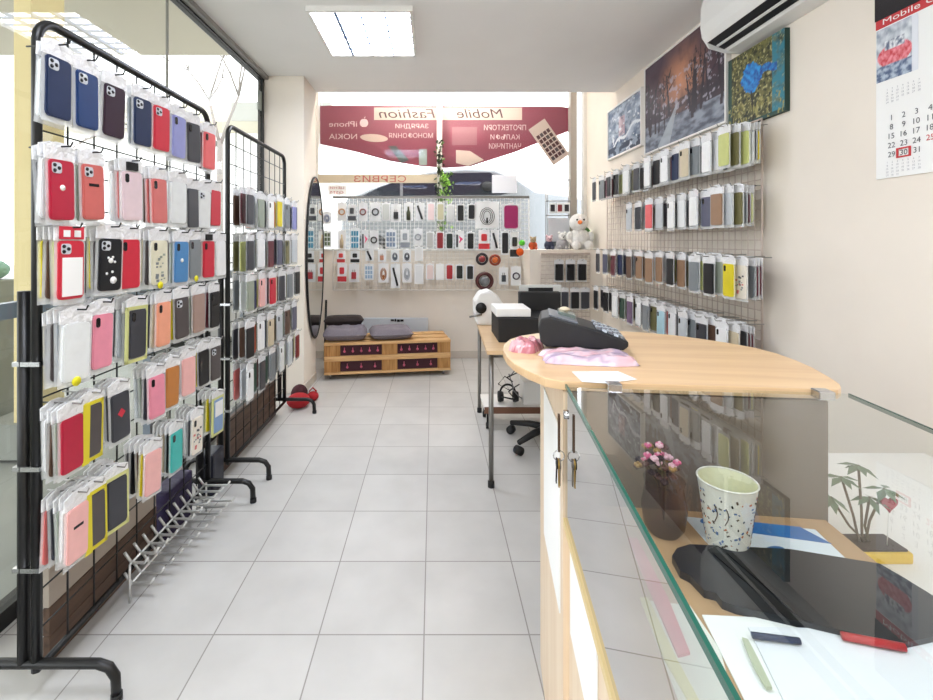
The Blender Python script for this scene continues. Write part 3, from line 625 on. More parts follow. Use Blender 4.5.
a = MB(); text_into(a, 'ЦЕНИ', 14*Y/F, mat('sign_red', '#b0524c', .5), TX(337, 188, Y-.001), 2.6*Y/F, True); text_into(a, 'GSM', 13*Y/F, MATS['sign_red'], TX(337, 192.3, Y-.001), 2.6*Y/F, True); a.build('lettering', sg)
a = MB(); a.prism([W(492, 175, Y), W(492, 193, Y), W(517, 193, Y), W(517, 175, Y)], Y, Y+.002, mat('white_sheet', '#e8ebf4', .6)); o = a.build('paper_sheet'); tag(o, 'blank white sheet taped to the window beside the car door mirror', 'paper')
# ivy on the window post
iv = empty('trailing_ivy', (xm, 4.83, 1.62)); tag(iv, 'trailing ivy with dark and bright green leaves climbing the window post', 'plant')
a = MB(); a.tube([(.01*math.sin(i*1.3), -.01+.01*math.cos(i), -.35+i*.06) for i in range(17)], .005, mat('ivy_stem', '#3d3a26', .8), 6); a.build('stem', iv)
a = MB(); ML = [mat('ivy_dark', '#26331f', .5), mat('ivy_mid', '#4c6b2b', .5), mat('ivy_bright', '#8cbf45', .45)]
for i in range(210):
    z = R.uniform(-.3, .66) if i % 3 else R.uniform(.02, .33); lo = z < .33; x = R.gauss(.0, .028) if not lo else R.gauss(.04, .045); y = R.uniform(-.06, .0); s_ = R.uniform(.014, .028)
    T = Matrix.Translation((x, y, z)) @ Matrix.Rotation(R.uniform(0, 6.28), 4, 'Z') @ Matrix.Rotation(R.uniform(-.9, .9), 4, 'X') @ Matrix.Rotation(R.uniform(-1, 1), 4, 'Y')
    a.add([(0, 0, -s_), (s_*.8, .003, -.2*s_), (s_*.5, 0, s_*.6), (0, .004, s_*1.1), (-s_*.5, 0, s_*.6), (-s_*.8, .003, -.2*s_), (0, -.003, 0)], [(0, 1, 6), (1, 2, 6), (2, 3, 6), (3, 4, 6), (4, 5, 6), (5, 0, 6)], ML[R.choice([1, 2, 2]) if lo and x > 0 else R.choice([0, 0, 1])], T)
a.build('leaves', iv)

# ------------------------------------------------------------------ mirror on the pillar
mr = empty('oval_mirror', (-1.03, 4.03, 1.09)); tag(mr, 'tall oval mirror with thin black rim on the side of the beige pillar', 'mirror')
el = [(.28*math.cos(t*2*PI/48), .70*math.sin(t*2*PI/48)) for t in range(48)]
a = MB(); a.prism(el, -.004, .004, mat('mirror_glass', '#e6eae8', .02, 1), 'yz', smooth=False); a.build('mirror_glass', mr)
a = MB(); a.tube([(.0, p[0], p[1]) for p in el], .010, M_black, 8, closed=True); a.build('rim', mr)
# ------------------------------------------------------------------ pallet bench
bx, by = (W(324, 0, 4.07)[0], 4.07); ang = math.radians(8.5)
pb = empty('pallet_bench', (bx, by, 0), ang); tag(pb, 'low bench of two stacked wooden pallets with maroon fronts under the window', 'bench')
L, D = 1.14, .42; M_block = wood('pallet_block', '#96652f', '#c08f55', 2, 1.3, .7); M_maroon = mat('maroon_backing', '#3b1221', .7); M_pk = mat('pink_knob', '#c95c78', .4)
for lv in range(2):
    z = .045+lv*.142; t = MB(); t.box((0, 0, z), (L, D, z+.02), M_pine); t.build('bottom_deck', pb, .002)
    t = MB(); t.box((0, 0, z+.118), (L, .10, z+.14), M_pine); t.box((0, .15, z+.118), (L, .26, z+.14), M_pine); t.box((0, .31, z+.118), (L, D, z+.14), M_pine); t.build('top_deck', pb, .002)
    for x0, x1 in ((0, .14), (.51, .65), (L-.12, L)): t = MB(); t.box((x0, .008, z+.02), (x1, D, z+.118), M_block); t.build('block', pb, .003)
    for j, (x0, x1) in enumerate(((.14, .51), (.65, L-.12))):
        t = MB(); t.box((x0, .03, z+.02), (x1, .05, z+.118), M_maroon); t.build('maroon_panel', pb)
        n = 5 if lv else 3
        for i in range(n): t = MB(); X = x0+(x1-x0)*(i+.5)/n; t.ball((X, .024, z+.058), .0115, M_pk, 8); t.tube([(X, .03, z+.05), (X, .026, z+.09)], .004, M_pk, 5); t.build('pink_knob', pb)
for x in (.05, L-.06):
    for y in (.05, D-.05): t = MB(); t.tube([(x, y, 0), (x, y, .05)], .011, M_chrome, 10); t.build('leg', pb)
def cushion(loc, w, d, h, rz, mt, label, tilt=0):
    me = MB(); n = 14; vs = []; fs = []
    for s_ in (-1, 1):
        for j in range(n+1):
            for i in range(n+1):
                u = i/n*2-1; v = j/n*2-1; e = max(0, (1-abs(u)**6)*(1-abs(v)**6))**.5
                tuft = .75 if (abs(abs(u)-.4) < .12 and abs(abs(v)-.4) < .12) else 1
                vs.append((u*w/2*(1-.04*v*v), v*d/2*(1-.04*u*u), h/2+s_*h/2*e*tuft))
    K = (n+1)**2
    for s_ in (0, 1):
        for j in range(n):
            for i in range(n): q = s_*K+j*(n+1)+i; fs.append((q, q+1, q+n+2, q+n+1))
    me.add(vs, fs, mt, None, True); o = me.build('seat_cushion', loc=loc); o.rotation_euler = (tilt, 0, rz); tag(o, label, 'cushion'); return o
def onb(u, v): return (bx+u*math.cos(ang)-v*math.sin(ang), by+u*math.sin(ang)+v*math.cos(ang))
MC = mat('grey_fabric', '#77717a', .9, bump=.4, scale=120, vary=.1)
x, y = onb(.18, .19); cushion((x, y, .330), .40, .36, .115, ang, MC, 'grey tufted seat cushion on the pallet bench next to the pillar')
x, y = onb(.60, .19); cushion((x, y, .330), .40, .36, .10, ang+.05, MC, 'grey tufted seat cushion in the middle of the pallet bench')
x, y = onb(.16, .33); cushion((x, y, .43), .38, .16, .09, ang, mat('dark_brown_fabric', '#2e2523', .9), 'dark brown cushion laid behind the grey cushions by the pillar')
# white board behind bench
a = MB(); x0, _ = W(361, 0, 4.8); x1, _ = W(428, 0, 4.8); a.box((x0, 4.80, 0), (x1, 4.835, .43), mat('blueish_white_board', '#d3d9df', .4)); o = a.build('flat_box', bevel=.003); tag(o, 'flat white box leaning upright on the wall behind the pallet bench', 'box')
b = MB(); [b.box(((x0+x1)/2-.04+dx, 4.797, .395+dz), ((x0+x1)/2-.04+dx+w_, 4.7995, .395+dz+h_), M_blackm) for dx, dz, w_, h_ in ((0, .004, .035, .02), (.04, 0, .02, .028), (.066, -.004, .03, .026), (.1, .0, .035, .022))]; b.build('black_print', o)
a = MB(); a.tube([(W(325, 0, 4.75)[0], 4.74, 0), (W(325, 0, 4.75)[0], 4.80, .62)], .012, M_black, 8); o = a.build('broom_handle'); tag(o, 'black broom handle leaning on the wall behind the pallet bench', 'broom')

# ------------------------------------------------------------------ pictures, air conditioner, calendar
TW = lambda y, z, x=1.605: Matrix.Translation((x, y, z)) @ Matrix.Rotation(-PI/2, 4, 'Z')      # local x runs towards the camera, front faces -X
def picture(yc, zc, w, h, fn, label, frame=None, fw=.012, nu=80, nv=60, depth=.025, bump=.2):
    t = empty('painting', (0, 0, 0)); tag(t, label, 'painting'); T = Matrix.Translation((XR-depth, yc, zc)) @ Matrix.Rotation(-PI/2, 4, 'Z')
    fm = frame or M_white; a = MB(); a.box((-w/2, .002, -h/2), (w/2, depth, h/2), fm, T); a.build('stretcher', t)
    if fw:
        a = MB()
        for b in (((-w/2-fw, -.006, -h/2-fw), (w/2+fw, depth, -h/2)), ((-w/2-fw, -.006, h/2), (w/2+fw, depth, h/2+fw)), ((-w/2-fw, -.006, -h/2), (-w/2, depth, h/2)), ((w/2, -.006, -h/2), (w/2+fw, depth, h/2))): a.box(*b, fm, T)
        a.build('frame', t)
    painting('canvas', nu, nv, w, h, fn, t, attr_mat('oil_paint', .5, bump), T)
def tr(u, v, x0, y0, x1, y1, w):      # distance test to a tapered stroke
    dx, dy = x1-x0, y1-y0; L2 = dx*dx+dy*dy; t = max(0, min(1, ((u-x0)*dx+(v-y0)*dy)/L2)); d = math.hypot(u-x0-t*dx, v-y0-t*dy); return d < w*(1-.6*t)
rs = random.Random(4)
trees = []
for i in range(16):
    x = rs.choice([rs.uniform(.02, .42), rs.uniform(.6, .98)]); y = rs.uniform(.16, .34); hh = rs.uniform(.35, .6); trees.append((x, y, x+rs.uniform(-.05, .05), y+hh, .008+.012*rs.random()))
    for k in range(5): q = rs.uniform(.35, .95); trees.append((x, y+hh*q, x+rs.uniform(-.1, .1), y+hh*(q+rs.uniform(.1, .28)), .006))
def park(u, v):
    g = mixc(lin('#4c3843'), lin('#cf9270'), max(0, 1-math.hypot((u-.52)/.34, (v-.62)/.5)))
    g = mixc(g, lin('#574a5c'), .5*(v-.7)/.3+.3*nz(u, v, 6)); g = mixc(g, lin('#1c1a26'), .6*max(0, nz(u*2, v, 5, 3)))
    if v < .42+.1*abs(u-.5): g = mixc(g, lin('#2b2935'), .75+.5*nz(u, v, 14, 2))
    if nz(u, v, 16, 5) > .28 and v < .72: g = mixc(g, lin('#b9b6c6'), .6)
    if v < .30-.05*u: g = mixc(lin('#8f98a6'), lin('#4c5260'), .5+1.1*nz(u, v*2, 9, 8))
    if abs(u-(.28+.5*v)) < .22*(.42-v) and v < .4: g = mixc(lin('#aeb6bd'), g, .25+.4*nz(u, v, 10))
    for t in trees:
        if tr(u, v, *t): g = lin('#2a2530')
    return tuple(max(0, min(1, c)) for c in g)
picture(3.0, 2.21, .95, .63, park, 'large winter park painting with glowing orange sky in a thin white frame', nu=150, nv=100)
def small(u, v):
    g = mixc(lin('#b9c6d6'), lin('#4e6482'), .5+1.0*nz(u, v, 5, 9))
    if .35 < u < .55 and .35 < v < .75: g = mixc(g, lin('#d4b4bb'), .7)
    if nz(u, v, 12, 4) > .3: g = mixc(g, lin('#33475f'), .6)
    if abs(v-.15-.35*u+.05*math.sin(u*14)) < .03 or nz(u, v, 9, 11) > .45: g = lin('#dfe6ec')
    if v < .2 and nz(u, v, 8, 2) < 0: g = lin('#27374f')
    return g
picture(3.88, 2.195, .66, .42, small, 'small pale blue painting of buildings in a white frame nearest the window', fw=.015)
def fan(u, v):
    g = mixc(lin('#3f4226'), lin('#77733f'), .45+1.1*nz(u, v, 9, 1))
    if nz(u, v, 26, 6) > .33: g = lin('#b0ab78')
    if nz(u, v, 18, 9) < -.3: g = lin('#23291c')
    if u > .8: g = mixc(g, lin('#2f7f93'), .8+nz(u, v, 8))
    if u < .07 or v < .05: g = lin('#22463f')
    d = math.hypot((u-.45)/.17, (v-.60)/.20)
    if d < 1+.35*nz(u, v, 12, 2): g = mixc(lin('#2b9be0'), lin('#1550a8'), .5+nz(u, v, 18, 3))
    if .5 < u < .88 and abs(v-.62-.03*math.sin(u*20)) < .05: g = mixc(lin('#2a8fd6'), lin('#123f94'), .5+nz(u, v, 20))
    if abs(u-.47-.02*math.sin(v*12)) < .015 and v < .42: g = lin('#252418')
    if v < .3 and nz(u*3, v, 7, 5) > .3: g = lin('#9c9558')
    return tuple(max(0, min(1, c)) for c in g)
picture(2.30, 2.02, .40, .38, fan, 'green textured canvas of a bright blue bird below the air conditioner', frame=mat('green_canvas_edge', '#1d3a33', .6), fw=0, nu=90, nv=80, depth=.025, bump=.8)
ac = empty('air_conditioner', (0, 0, 0)); tag(ac, 'white split air conditioner mounted high on the side wall', 'air conditioner')
M_ac = mat('ac_plastic', '#e6e6e4', .3); ya, yb = 1.56, 2.42
prof = [(XR, 2.53), (1.49, 2.53), (1.43, 2.515), (1.415, 2.46), (1.412, 2.36), (1.42, 2.305), (1.44, 2.275)]
inner = prof + [(1.47, 2.30), (1.53, 2.255), (1.545, 2.232), (1.60, 2.225), (XR, 2.225)]
a = MB(); a.prism([(p[0], p[1]) for p in inner], ya, yb, M_ac, 'xz'); a.build('casing', ac, .003)
a = MB(); full = prof+[(1.455, 2.25), (1.54, 2.226), (XR, 2.222)]; a.prism(full, yb, yb+.012, M_ac, 'xz'); a.build('end_cap', ac, .003); a = MB(); a.prism(full, ya-.012, ya, M_ac, 'xz'); a.build('end_cap', ac, .003)
a = MB(); a.add([(1.443, ya, 2.277), (1.443, yb, 2.277), (1.532, yb, 2.243), (1.532, ya, 2.243)], [(0, 1, 2, 3)], mat('vent_dark', '#15171c', .4)); a.build('air_outlet', ac)
a = MB(); T = Matrix.Translation((1.484, 0, 2.252)) @ Matrix.Rotation(math.radians(20), 4, 'Y'); a.box((-.006, ya+.02, -.003), (.006, yb-.02, .003), M_ac, T); a.build('flap', ac)
# calendar
cal = empty('wall_calendar', (0, 0, 0)); tag(cal, 'white wall calendar with red heading and car picture on the side wall', 'calendar')
YC0, YC1 = 1.36, 1.686; T = Matrix.Translation((XR-.006, 1.523, 0)) @ Matrix.Rotation(-PI/2, 4, 'Z'); w2 = .163
a = MB(); a.box((-w2, 0, 1.46), (w2, .004, 2.004), M_paper, T); a.build('sheet', cal)
a = MB(); a.box((-w2-.001, -.004, 2.036), (w2, .005, 2.25), mat('calendar_black', '#17141a', .25), T); a.build('black_top', cal)
M_cr = mat('calendar_red', '#c7343a', .5); a = MB(); a.box((-w2, -.001, 2.004), (w2, .004, 2.036), M_cr, T); a.build('red_heading', cal)
a = MB(); text_into(a, 'Mobile Group', .27, M_paper, T @ Matrix.Translation((0, -.002, 2.02)), .026); a.build('heading_text', cal)
def carpic(u, v):
    g = mixc(lin('#dfe4e8'), lin('#8e98a8'), .5+.8*nz(u, v, 6, 3))
    if math.hypot((u-.45)/.42, (v-.45)/.22) < 1: g = mixc(lin('#c8303a'), lin('#e9909a'), .5+nz(u, v, 12))
    if .2 < u < .7 and .55 < v < .75: g = mixc(lin('#e8ecef'), lin('#5a6680'), .5+1.2*nz(u, v, 12, 7))
    if v < .3: g = mixc(lin('#46597c'), lin('#aebccc'), .5+1.4*nz(u, v*2, 8, 6))
    if u > .85: g = lin('#dfe3ea')
    return g
painting('car_picture', 60, 40, .145, .19, carpic, cal, attr_mat('printed_picture', .4), T @ Matrix.Translation((-.088, -.001, 1.905)))
a = MB(); M_ink = mat('ink_grey', '#55565c', .6)
for r in range(5):
    for c_ in range(7):
        n = r*7+c_+1
        if n > 31: continue
        text_into(a, str(n), None, M_cr if n == 25 or c_ > 4 else M_ink, T @ Matrix.Translation((-.105+.046*c_*.92, -.001, 1.672-.0325*r)), .019)
for blk in (1.765, 1.505):
    for r in range(5):
        for c_ in range(7):
            if r*7+c_ < 31: text_into(a, str(r*7+c_+1), None, mat('ink_pale', '#9a9aa2', .6), T @ Matrix.Translation((-.12+.018*c_, -.001, blk-.0115*r+.01)), .0065)
a.build('date_numbers', cal)
a = MB(); bx0, bz0 = -.105+.046*.92, 1.672-.0325*4
for b in (((bx0-.024, -.004, bz0-.017), (bx0+.024, -.001, bz0-.012)), ((bx0-.024, -.004, bz0+.012), (bx0+.024, -.001, bz0+.017)), ((bx0-.024, -.004, bz0-.012), (bx0-.018, -.001, bz0+.012)), ((bx0+.018, -.004, bz0-.012), (bx0+.024, -.001, bz0+.012))): a.box(*b, M_cr, T)
a.build('date_marker', cal)

# ------------------------------------------------------------------ counter
CA = math.radians(6.8)
ZT, ZG, ZS = .95, .944, .70
OX, OY = .2657, .94          # corner under the worktop; local x runs along the worktop front, local y away from the camera
cnt = empty('sales_counter', (OX, OY, 0), -CA); tag(cnt, 'pale wood sales counter with rounded worktop and glass-topped showcase', 'counter')
def loc(X, Y): dx, dy = X-OX, Y-OY; c, s_ = math.cos(CA), math.sin(CA); return (dx*c-dy*s_, dx*s_+dy*c)
wt = [(565,381.5),(545,378),(528,371),(515,364),(507,357),(503,350),(504,344),(510,339),(521,335.5),(538,333),(560,331),(590,330),(620.7,331),(645,332.5),(673.6,335),(700,338.5),(727,342.5),(755,347.6),(776,353),(796,360),(812,367),(828,376),(836,381),(840,384),(841,387),(838,389.5),(828,389.5)]
poly_ = []
for px, py in wt: Y = (H-ZT)*F/(py-CY); poly_.append(loc((px-CX)*Y/F, Y))
a = MB(); a.prism(poly_, ZT-.019, ZT, M_birch, 'xy'); a.build('worktop', cnt, .0025)
# under the worktop
a = MB(); a.box((0, .0, 0), (.018, .41, ZT-.022), M_birchv); a.build('side_panel', cnt, .001)
a = MB(); a.box((.018, .0, 0), (.495, .016, ZT-.022), mat('grey_brown_panel', '#74675c', .6)); a.build('back_panel', cnt)
a = MB(); a.box((.477, .016, 0), (.495, .3, ZT-.022), M_birchv); a.build('side_panel', cnt)
SW = .53; SL = 1.25
a = MB(); a.box((.009, -SL, ZS-.016), (.49, 0, ZS), wood('shelf_laminate_shaded', '#a98560', '#bd9a74', 1, .5, .4)); a.build('display_shelf', cnt)  # laminate darker than the worktop; shade put into the shelf colour
a = MB(); a.box((.012, -SL, .0), (.03, 0, .665), M_birchv); a.build('front_panel', cnt)
a = MB(); a.box((.0, -SL, .655), (.03, 0, .67), mat('yellow_edge_strip', '#d8c08a', .5)); a.build('edge_strip', cnt)
a = MB(); a.box((.03, -SL, .60), (.49, 0, .616), M_birch); a.build('lower_shelf', cnt)
a = MB(); a.box((.472, -SL, 0), (.49, 0, ZS-.016), M_birchv); a.build('rear_panel', cnt)
gp = MB(); gp.box((0.007, -SL, ZG-.006), (SW-.001, -.001, ZG), M_cglass); gl = gp.build('glass_top', cnt)
a = MB(); a.box((.003, -SL, ZG-.007), (.007, -.001, ZG+.0005), M_gedge); a.box((SW-.001, -SL, ZG-.007), (SW+.002, -.001, ZG+.0005), M_gedge); a.build('glass_edge', gl)
a = MB(); a.box((.0045, -SL, .671), (.0075, -.002, ZG-.007), M_sglass); a.build('side_glass', cnt)
for px in (608, 803):
    Y = .305*F/(387-CY) if px == 608 else .305*F/(392-CY); lx, ly = loc((px-CX)*Y/F, Y)
    a = MB(); a.box((lx-.014, -.022, ZG-.008), (lx+.014, .004, ZG+.008), M_chrome); a.build('glass_clip', cnt, .002)
# lock on the side
a = MB(); a.lathe([(.009, 0), (.009, .012)], M_chrome, 14, Matrix.Translation((.012, -.012, .885)) @ Matrix.Rotation(-PI/2, 4, 'Y')); a.build('lock', cnt)
def C(u, v, z): c, s_ = math.cos(CA), math.sin(CA); return (OX+u*c+v*s_, OY-u*s_+v*c, z)
ks = empty('key_ring', C(-.008, -.012, .885)); ks.rotation_euler = (0, 0, -CA); tag(ks, 'bunch of keys on a dark strap hanging from the showcase lock', 'keys')
a = MB(); a.box((-.004, -.004, -.075), (0, .004, .0), mat('brown_strap', '#4b3420', .7)); a.build('strap', ks)
a = MB(); a.tube([(-.002+.011*math.cos(t), 0, -.084+.011*math.sin(t)) for t in [i*PI/6 for i in range(12)]], .0012, M_chrome, 5, closed=True); a.build('ring', ks)
for i, (dx, rot, mt) in enumerate(((-.006, .2, M_blackm), (-.003, -.12, mat('brass', '#a88a4a', .35, .9)), (0.0, .05, M_steel))):
    T = Matrix.Translation((dx, .0, -.092)) @ Matrix.Rotation(rot, 4, 'X'); a = MB(); a.lathe([(.011, -.0012), (.011, .0012)], mt, 12, T @ Matrix.Translation((0, 0, -.008)) @ Matrix.Rotation(PI/2, 4, 'Y')); a.box((-.001, -.004, -.052), (.001, .004, -.018), mt, T); a.build('key', ks)
# white sheets taped on counter side
a = MB(); a.box((.009, -.25, .46), (.0115, -.03, .63), M_paper); o = a.build('paper_poster'); o.location = (OX, OY, 0); o.rotation_euler = (0, 0, -CA); tag(o, 'small white sheet fixed along the counter side below the glass', 'paper')
a = MB(); a.box((-.003, .03, .45), (-.0005, .3, .84), M_paper); o = a.build('paper_poster'); o.location = (OX, OY, 0); o.rotation_euler = (0, 0, -CA); tag(o, 'white sheet fixed on the pale wood panel beside the keys', 'paper')

# ------------------------------------------------------------------ inside the showcase
def S(px, py, z=ZS): Y = (H-z)*F/(py-CY); return ((px-CX)*Y/F, Y)
cx_, cy_ = S(727, 546); cup = empty('paper_cup', (cx_, cy_, ZS+.002)); cup.scale = (1.06,)*3; tag(cup, 'paper cup with speckled pattern standing on a blue brochure inside the showcase', 'cup')
M_cup = mat('cup_paper', '#e6e2da', .5); a = MB(); a.lathe([(.030, 0), (.0435, .108)], M_cup, 32, cap=False); a.lathe([(.0293, .004), (.0425, .108)], mat('cup_inside', '#e9e6c4', .5), 32, cap=False); a.lathe([(.0001, .004), (.0295, .004)], M_cup, 32, cap=False); a.build('cup_wall', cup)
a = MB(); a.tube([(.0435*math.cos(t*PI/16), .0435*math.sin(t*PI/16), .108) for t in range(32)], .0016, M_cup, 6, closed=True); a.build('rim', cup)
a = MB(); rr = random.Random(5); pts = []
for i in range(260):
    t = rr.uniform(0, 2*PI); z = rr.uniform(.008, .098); r = .030+.0135*z/.108+.0004; s_ = rr.uniform(.001, .0026); T = Matrix.Rotation(t, 4, 'Z') @ Matrix.Translation((r, 0, z)) @ Matrix.Rotation(.12, 4, 'Y') @ Matrix.Rotation(rr.uniform(0, 3), 4, 'X')
    a.box((-.0001, -s_, -s_*.6), (.0003, s_, s_*.6), rr.choice([mat('spot_brown', '#5b4a3c', .6), mat('spot_black', '#26221f', .6), mat('spot_orange', '#c4703c', .6), mat('spot_blue', '#5875a8', .6), mat('spot_grey', '#8b857c', .6)]), T)
for t0 in (3.7, 4.1):
    a.tube([((.030+.0135*z/.108+.0008)*math.cos(t0+.1*math.sin(z*120)), (.030+.0135*z/.108+.0008)*math.sin(t0+.1*math.sin(z*120)), z) for z in [.05+.004*i for i in range(8)]], .0009, MATS['spot_brown'], 4)
a.build('speckle_pattern', cup)
# leaflet, folder, papers
def sheet(pts, z, h, m, name, label, cat): a = MB(); a.prism([S(px, py, z) for px, py in pts], z, z+h, m, 'xy'); o = a.build(name); tag(o, label, cat); return o
br = sheet([(684,517),(714,551),(760,558),(850,563),(815,530)], ZS+.0005, .0012, mat('leaflet_white', '#dfe7ee', .4), 'brochure', 'white and blue brochure lying under the speckled paper cup', 'brochure')
M_bb = mat('leaflet_blue', '#2f6aa8', .4); a = MB(); z = ZS+.002; a.prism([S(px, py, z) for px, py in [(752,522),(800,527),(832,544),(752,533)]], z, z+.0003, M_bb, 'xy')
a.prism([S(775+11*math.cos(t*PI/8), 551+5*math.sin(t*PI/8), z) for t in range(16)], z, z+.0003, M_bb, 'xy'); a.prism([S(706+6*math.cos(t*PI/8), 521+3*math.sin(t*PI/8), z) for t in range(16)], z, z+.0003, M_bb, 'xy'); a.build('blue_print', br)
a = MB(); T = Matrix.Translation((*S(745, 548, z), z+.0004)) @ Matrix.Rotation(-.2, 4, 'Z') @ Matrix.Rotation(-PI/2, 4, 'X'); text_into(a, 'Мобилни телефони', .07, M_bb, T, .006); a.build('printed_text', br)
fd = sheet([(x, y+3) for x, y in [(672,560),(677,552),(690,548),(790,553),(880,568),(905,583),(940,605),(945,640),(900,650),(735,611),(722,606),(716,598),(704,595),(690,580),(680,575)]], ZS+.0005, .012, mat('black_folder', '#12161e', .3), 'black_folder', 'black document folder with wavy edge lying inside the showcase', 'folder')
a = MB(); zz = ZS+.0127
for d in (0, 14): a.prism([S(x+d, y, zz) for x, y in [(712,553),(722,554),(800,622),(790,621)]], zz, zz+.0012, mat('folder_ridge', '#05060a', .5), 'xy')
a.build('ridge', fd)
a = MB()
sheet([(702,616),(830,622),(900,700),(745,702)], ZS+.0005, .002, M_paper, 'paper_sheet', 'white paper sheet in the showcase corner next to the green glass edge', 'paper')
sheet([(748,628),(935,632),(1000,720),(790,715)], ZS+.003, .002, mat('white_paper_b', '#e7e9ee', .6), 'paper_sheet', 'white paper pile lying over another sheet inside the showcase', 'paper')
sheet([(640,600),(690,606),(720,650),(735,705),(680,705)], ZS+.0005, .001, mat('pale_paper_c', '#e4e4dc', .6), 'paper_sheet', 'pale paper tucked against the showcase side glass', 'paper')
pts = [(742,640),(748,642),(760,665),(772,690),(766,690),(752,665)]
sheet(pts, ZS+.0052, .004, mat('pale_green_ruler', '#b8bea5', .5), 'ruler', 'narrow pale green strip lying on the papers', 'ruler')
p0 = S(842, 636, ZS+.011); p1 = S(905, 648, ZS+.011); a = MB(); a.tube([(*p0, ZS+.0115), (*p1, ZS+.0115)], .005, mat('red_pen', '#b02a2f', .3), 8); o = a.build('pen'); tag(o, 'red pen lying on the white papers inside the showcase', 'pen')
p0 = S(752, 634, ZS+.012); p1 = S(800, 640, ZS+.012); a = MB(); a.tube([(*p0, ZS+.0105), (*p1, ZS+.0105)], .004, mat('navy_pen', '#2a3350', .3), 8); o = a.build('pen'); tag(o, 'dark blue pen lying on the white papers inside the showcase', 'pen')
# vase with dried flowers
vx, vy = S(664, 532); va = empty('flower_vase', (vx, vy, ZS)); va.scale = (1.15,)*3; tag(va, 'dark glass vase with dried pink and brown flowers inside the showcase', 'vase')
a = MB(); a.lathe([(.022, 0), (.03, .012), (.034, .04), (.028, .075), (.031, .085)], mat('smoky_glass', '#3b2d2c', .1, trans=.5), 24, cap=False); a.lathe([(.0001, .001), (.022, .001)], MATS['smoky_glass'], 24, cap=False); a.build('vase_body', va)
rr = random.Random(9)
a = MB()
for i in range(12): t = rr.uniform(0, 6.28); r = rr.uniform(.005, .03); a.tube([(0, 0, .02), (r*.4*math.cos(t), r*.4*math.sin(t), .08), (r*math.cos(t)-.01, r*math.sin(t), .10+rr.uniform(0, .03))], .001, mat('dry_stem', '#5a5034', .8), 4)
a.build('stems', va)
FC = [mat('flower_pink', '#cf5f88', .7), mat('flower_brown', '#5a3a33', .8), mat('flower_ochre', '#9a7a42', .8), mat('flower_dark', '#332226', .8), mat('flower_pale', '#e2b6c2', .7)]
for i in range(46):
    t = rr.uniform(0, 6.28); r = rr.uniform(0, .036); x, y, z = r*math.cos(t)-.008, r*math.sin(t), .088+rr.uniform(0, .045); a = MB(); fm = rr.choice(FC if z > .11 else FC[1:4])
    for k in range(6): q = k*PI/3; a.ball((x+.0036*math.cos(q), y+.0036*math.sin(q), z+.0015*(k%2)), .0032, fm, 5)
    a.ball((x, y, z+.003), .003, FC[4] if fm is FC[0] else fm, 5); a.build('flower', va)
# small potted plant with heart pick
px_, py_ = S(850, 552); pp = empty('potted_plant', (.95, 1.02, .54)); pp.scale = (1.5,)*3; tag(pp, 'small leafy plant in a yellow tray with a red heart pick', 'plant')
wc = empty('low_cabinet', (1.23, .9, 0)); tag(wc, 'low white cabinet between the showcase and the side wall', 'cabinet'); MB().box((-.37, -.6, .0), (.37, .6, .525), M_white).build('body', wc, .004); MB().box((-.38, -.61, .525), (.38, .61, .54), M_white).build('top', wc, .003)
MB().box((-.375, -.59, .03), (-.37, -.01, .51), M_paper).build('door', wc); MB().box((-.375, .01, .03), (-.37, .59, .51), M_paper).build('door', wc)
a = MB(); a.box((-.04, -.022, 0), (.055, .022, .016), mat('yellow_tray', '#e2bd3c', .5)); a.build('tray', pp, .003)
a = MB(); a.box((-.036, -.018, .014), (.05, .018, .019), mat('soil', '#4b3f36', .95, bump=.8)); a.build('soil', pp)
a = MB(); tips = [(-.03, 0, .115), (.0, .005, .13), (.03, -.004, .10), (-.045, .0, .085), (.012, 0, .085)]
for i, p in enumerate(tips): a.tube([(.005+.004*i-.008, 0, .016), (p[0]*.4, 0, p[2]*.5), p], .0017, mat('plant_stem', '#6b5d47', .8), 5)
a.build('stems', pp)
a = MB(); GL = mat('plant_leaf', '#6f8468', .5)
for p in tips:
    for k in range(7):
        t = k*2*PI/7+rr.uniform(-.2, .2); T = Matrix.Translation(p) @ Matrix.Rotation(t, 4, 'Z') @ Matrix.Rotation(rr.uniform(.15, .6), 4, 'Y')
        a.add([(0, 0, 0), (.012, .0055, .001), (.026, 0, -.001), (.012, -.0055, .001), (.012, 0, -.001)], [(0, 1, 4), (1, 2, 4), (2, 3, 4), (3, 0, 4)], GL, T)
a.build('leaves', pp)
a = MB(); a.tube([(.03, -.008, .016), (.032, -.008, .07)], .0008, M_white, 4)
hp = [(16*math.sin(t)**3/16*.012, (13*math.cos(t)-5*math.cos(2*t)-2*math.cos(3*t)-math.cos(4*t))/16*.012) for t in [i*2*PI/24 for i in range(24)]]
a.prism(hp, -.0015, .0015, mat('heart_red', '#a83a45', .5), T=Matrix.Translation((.032, -.009, .08))); a.build('heart_pick', pp)
# slim packets along the side glass
sheet([(628,540),(637,540),(668,600),(690,655),(678,658),(655,605)], ZS+.0018, .004, mat('pink_packet', '#d5707c', .5), 'ribbon', 'narrow pink strip lying along the showcase side glass', 'ribbon')
sheet([(640,600),(648,600),(676,660),(700,705),(690,705),(664,660)], ZS+.0018, .004, mat('yellow_packet', '#dcd68e', .5), 'ribbon', 'narrow pale yellow strip lying beside the pink one in the showcase', 'ribbon')
# ------------------------------------------------------------------ on the worktop
def Sw(px, py, z=ZT): Y = (H-z)*F/(py-CY); return ((px-CX)*Y/F, Y)
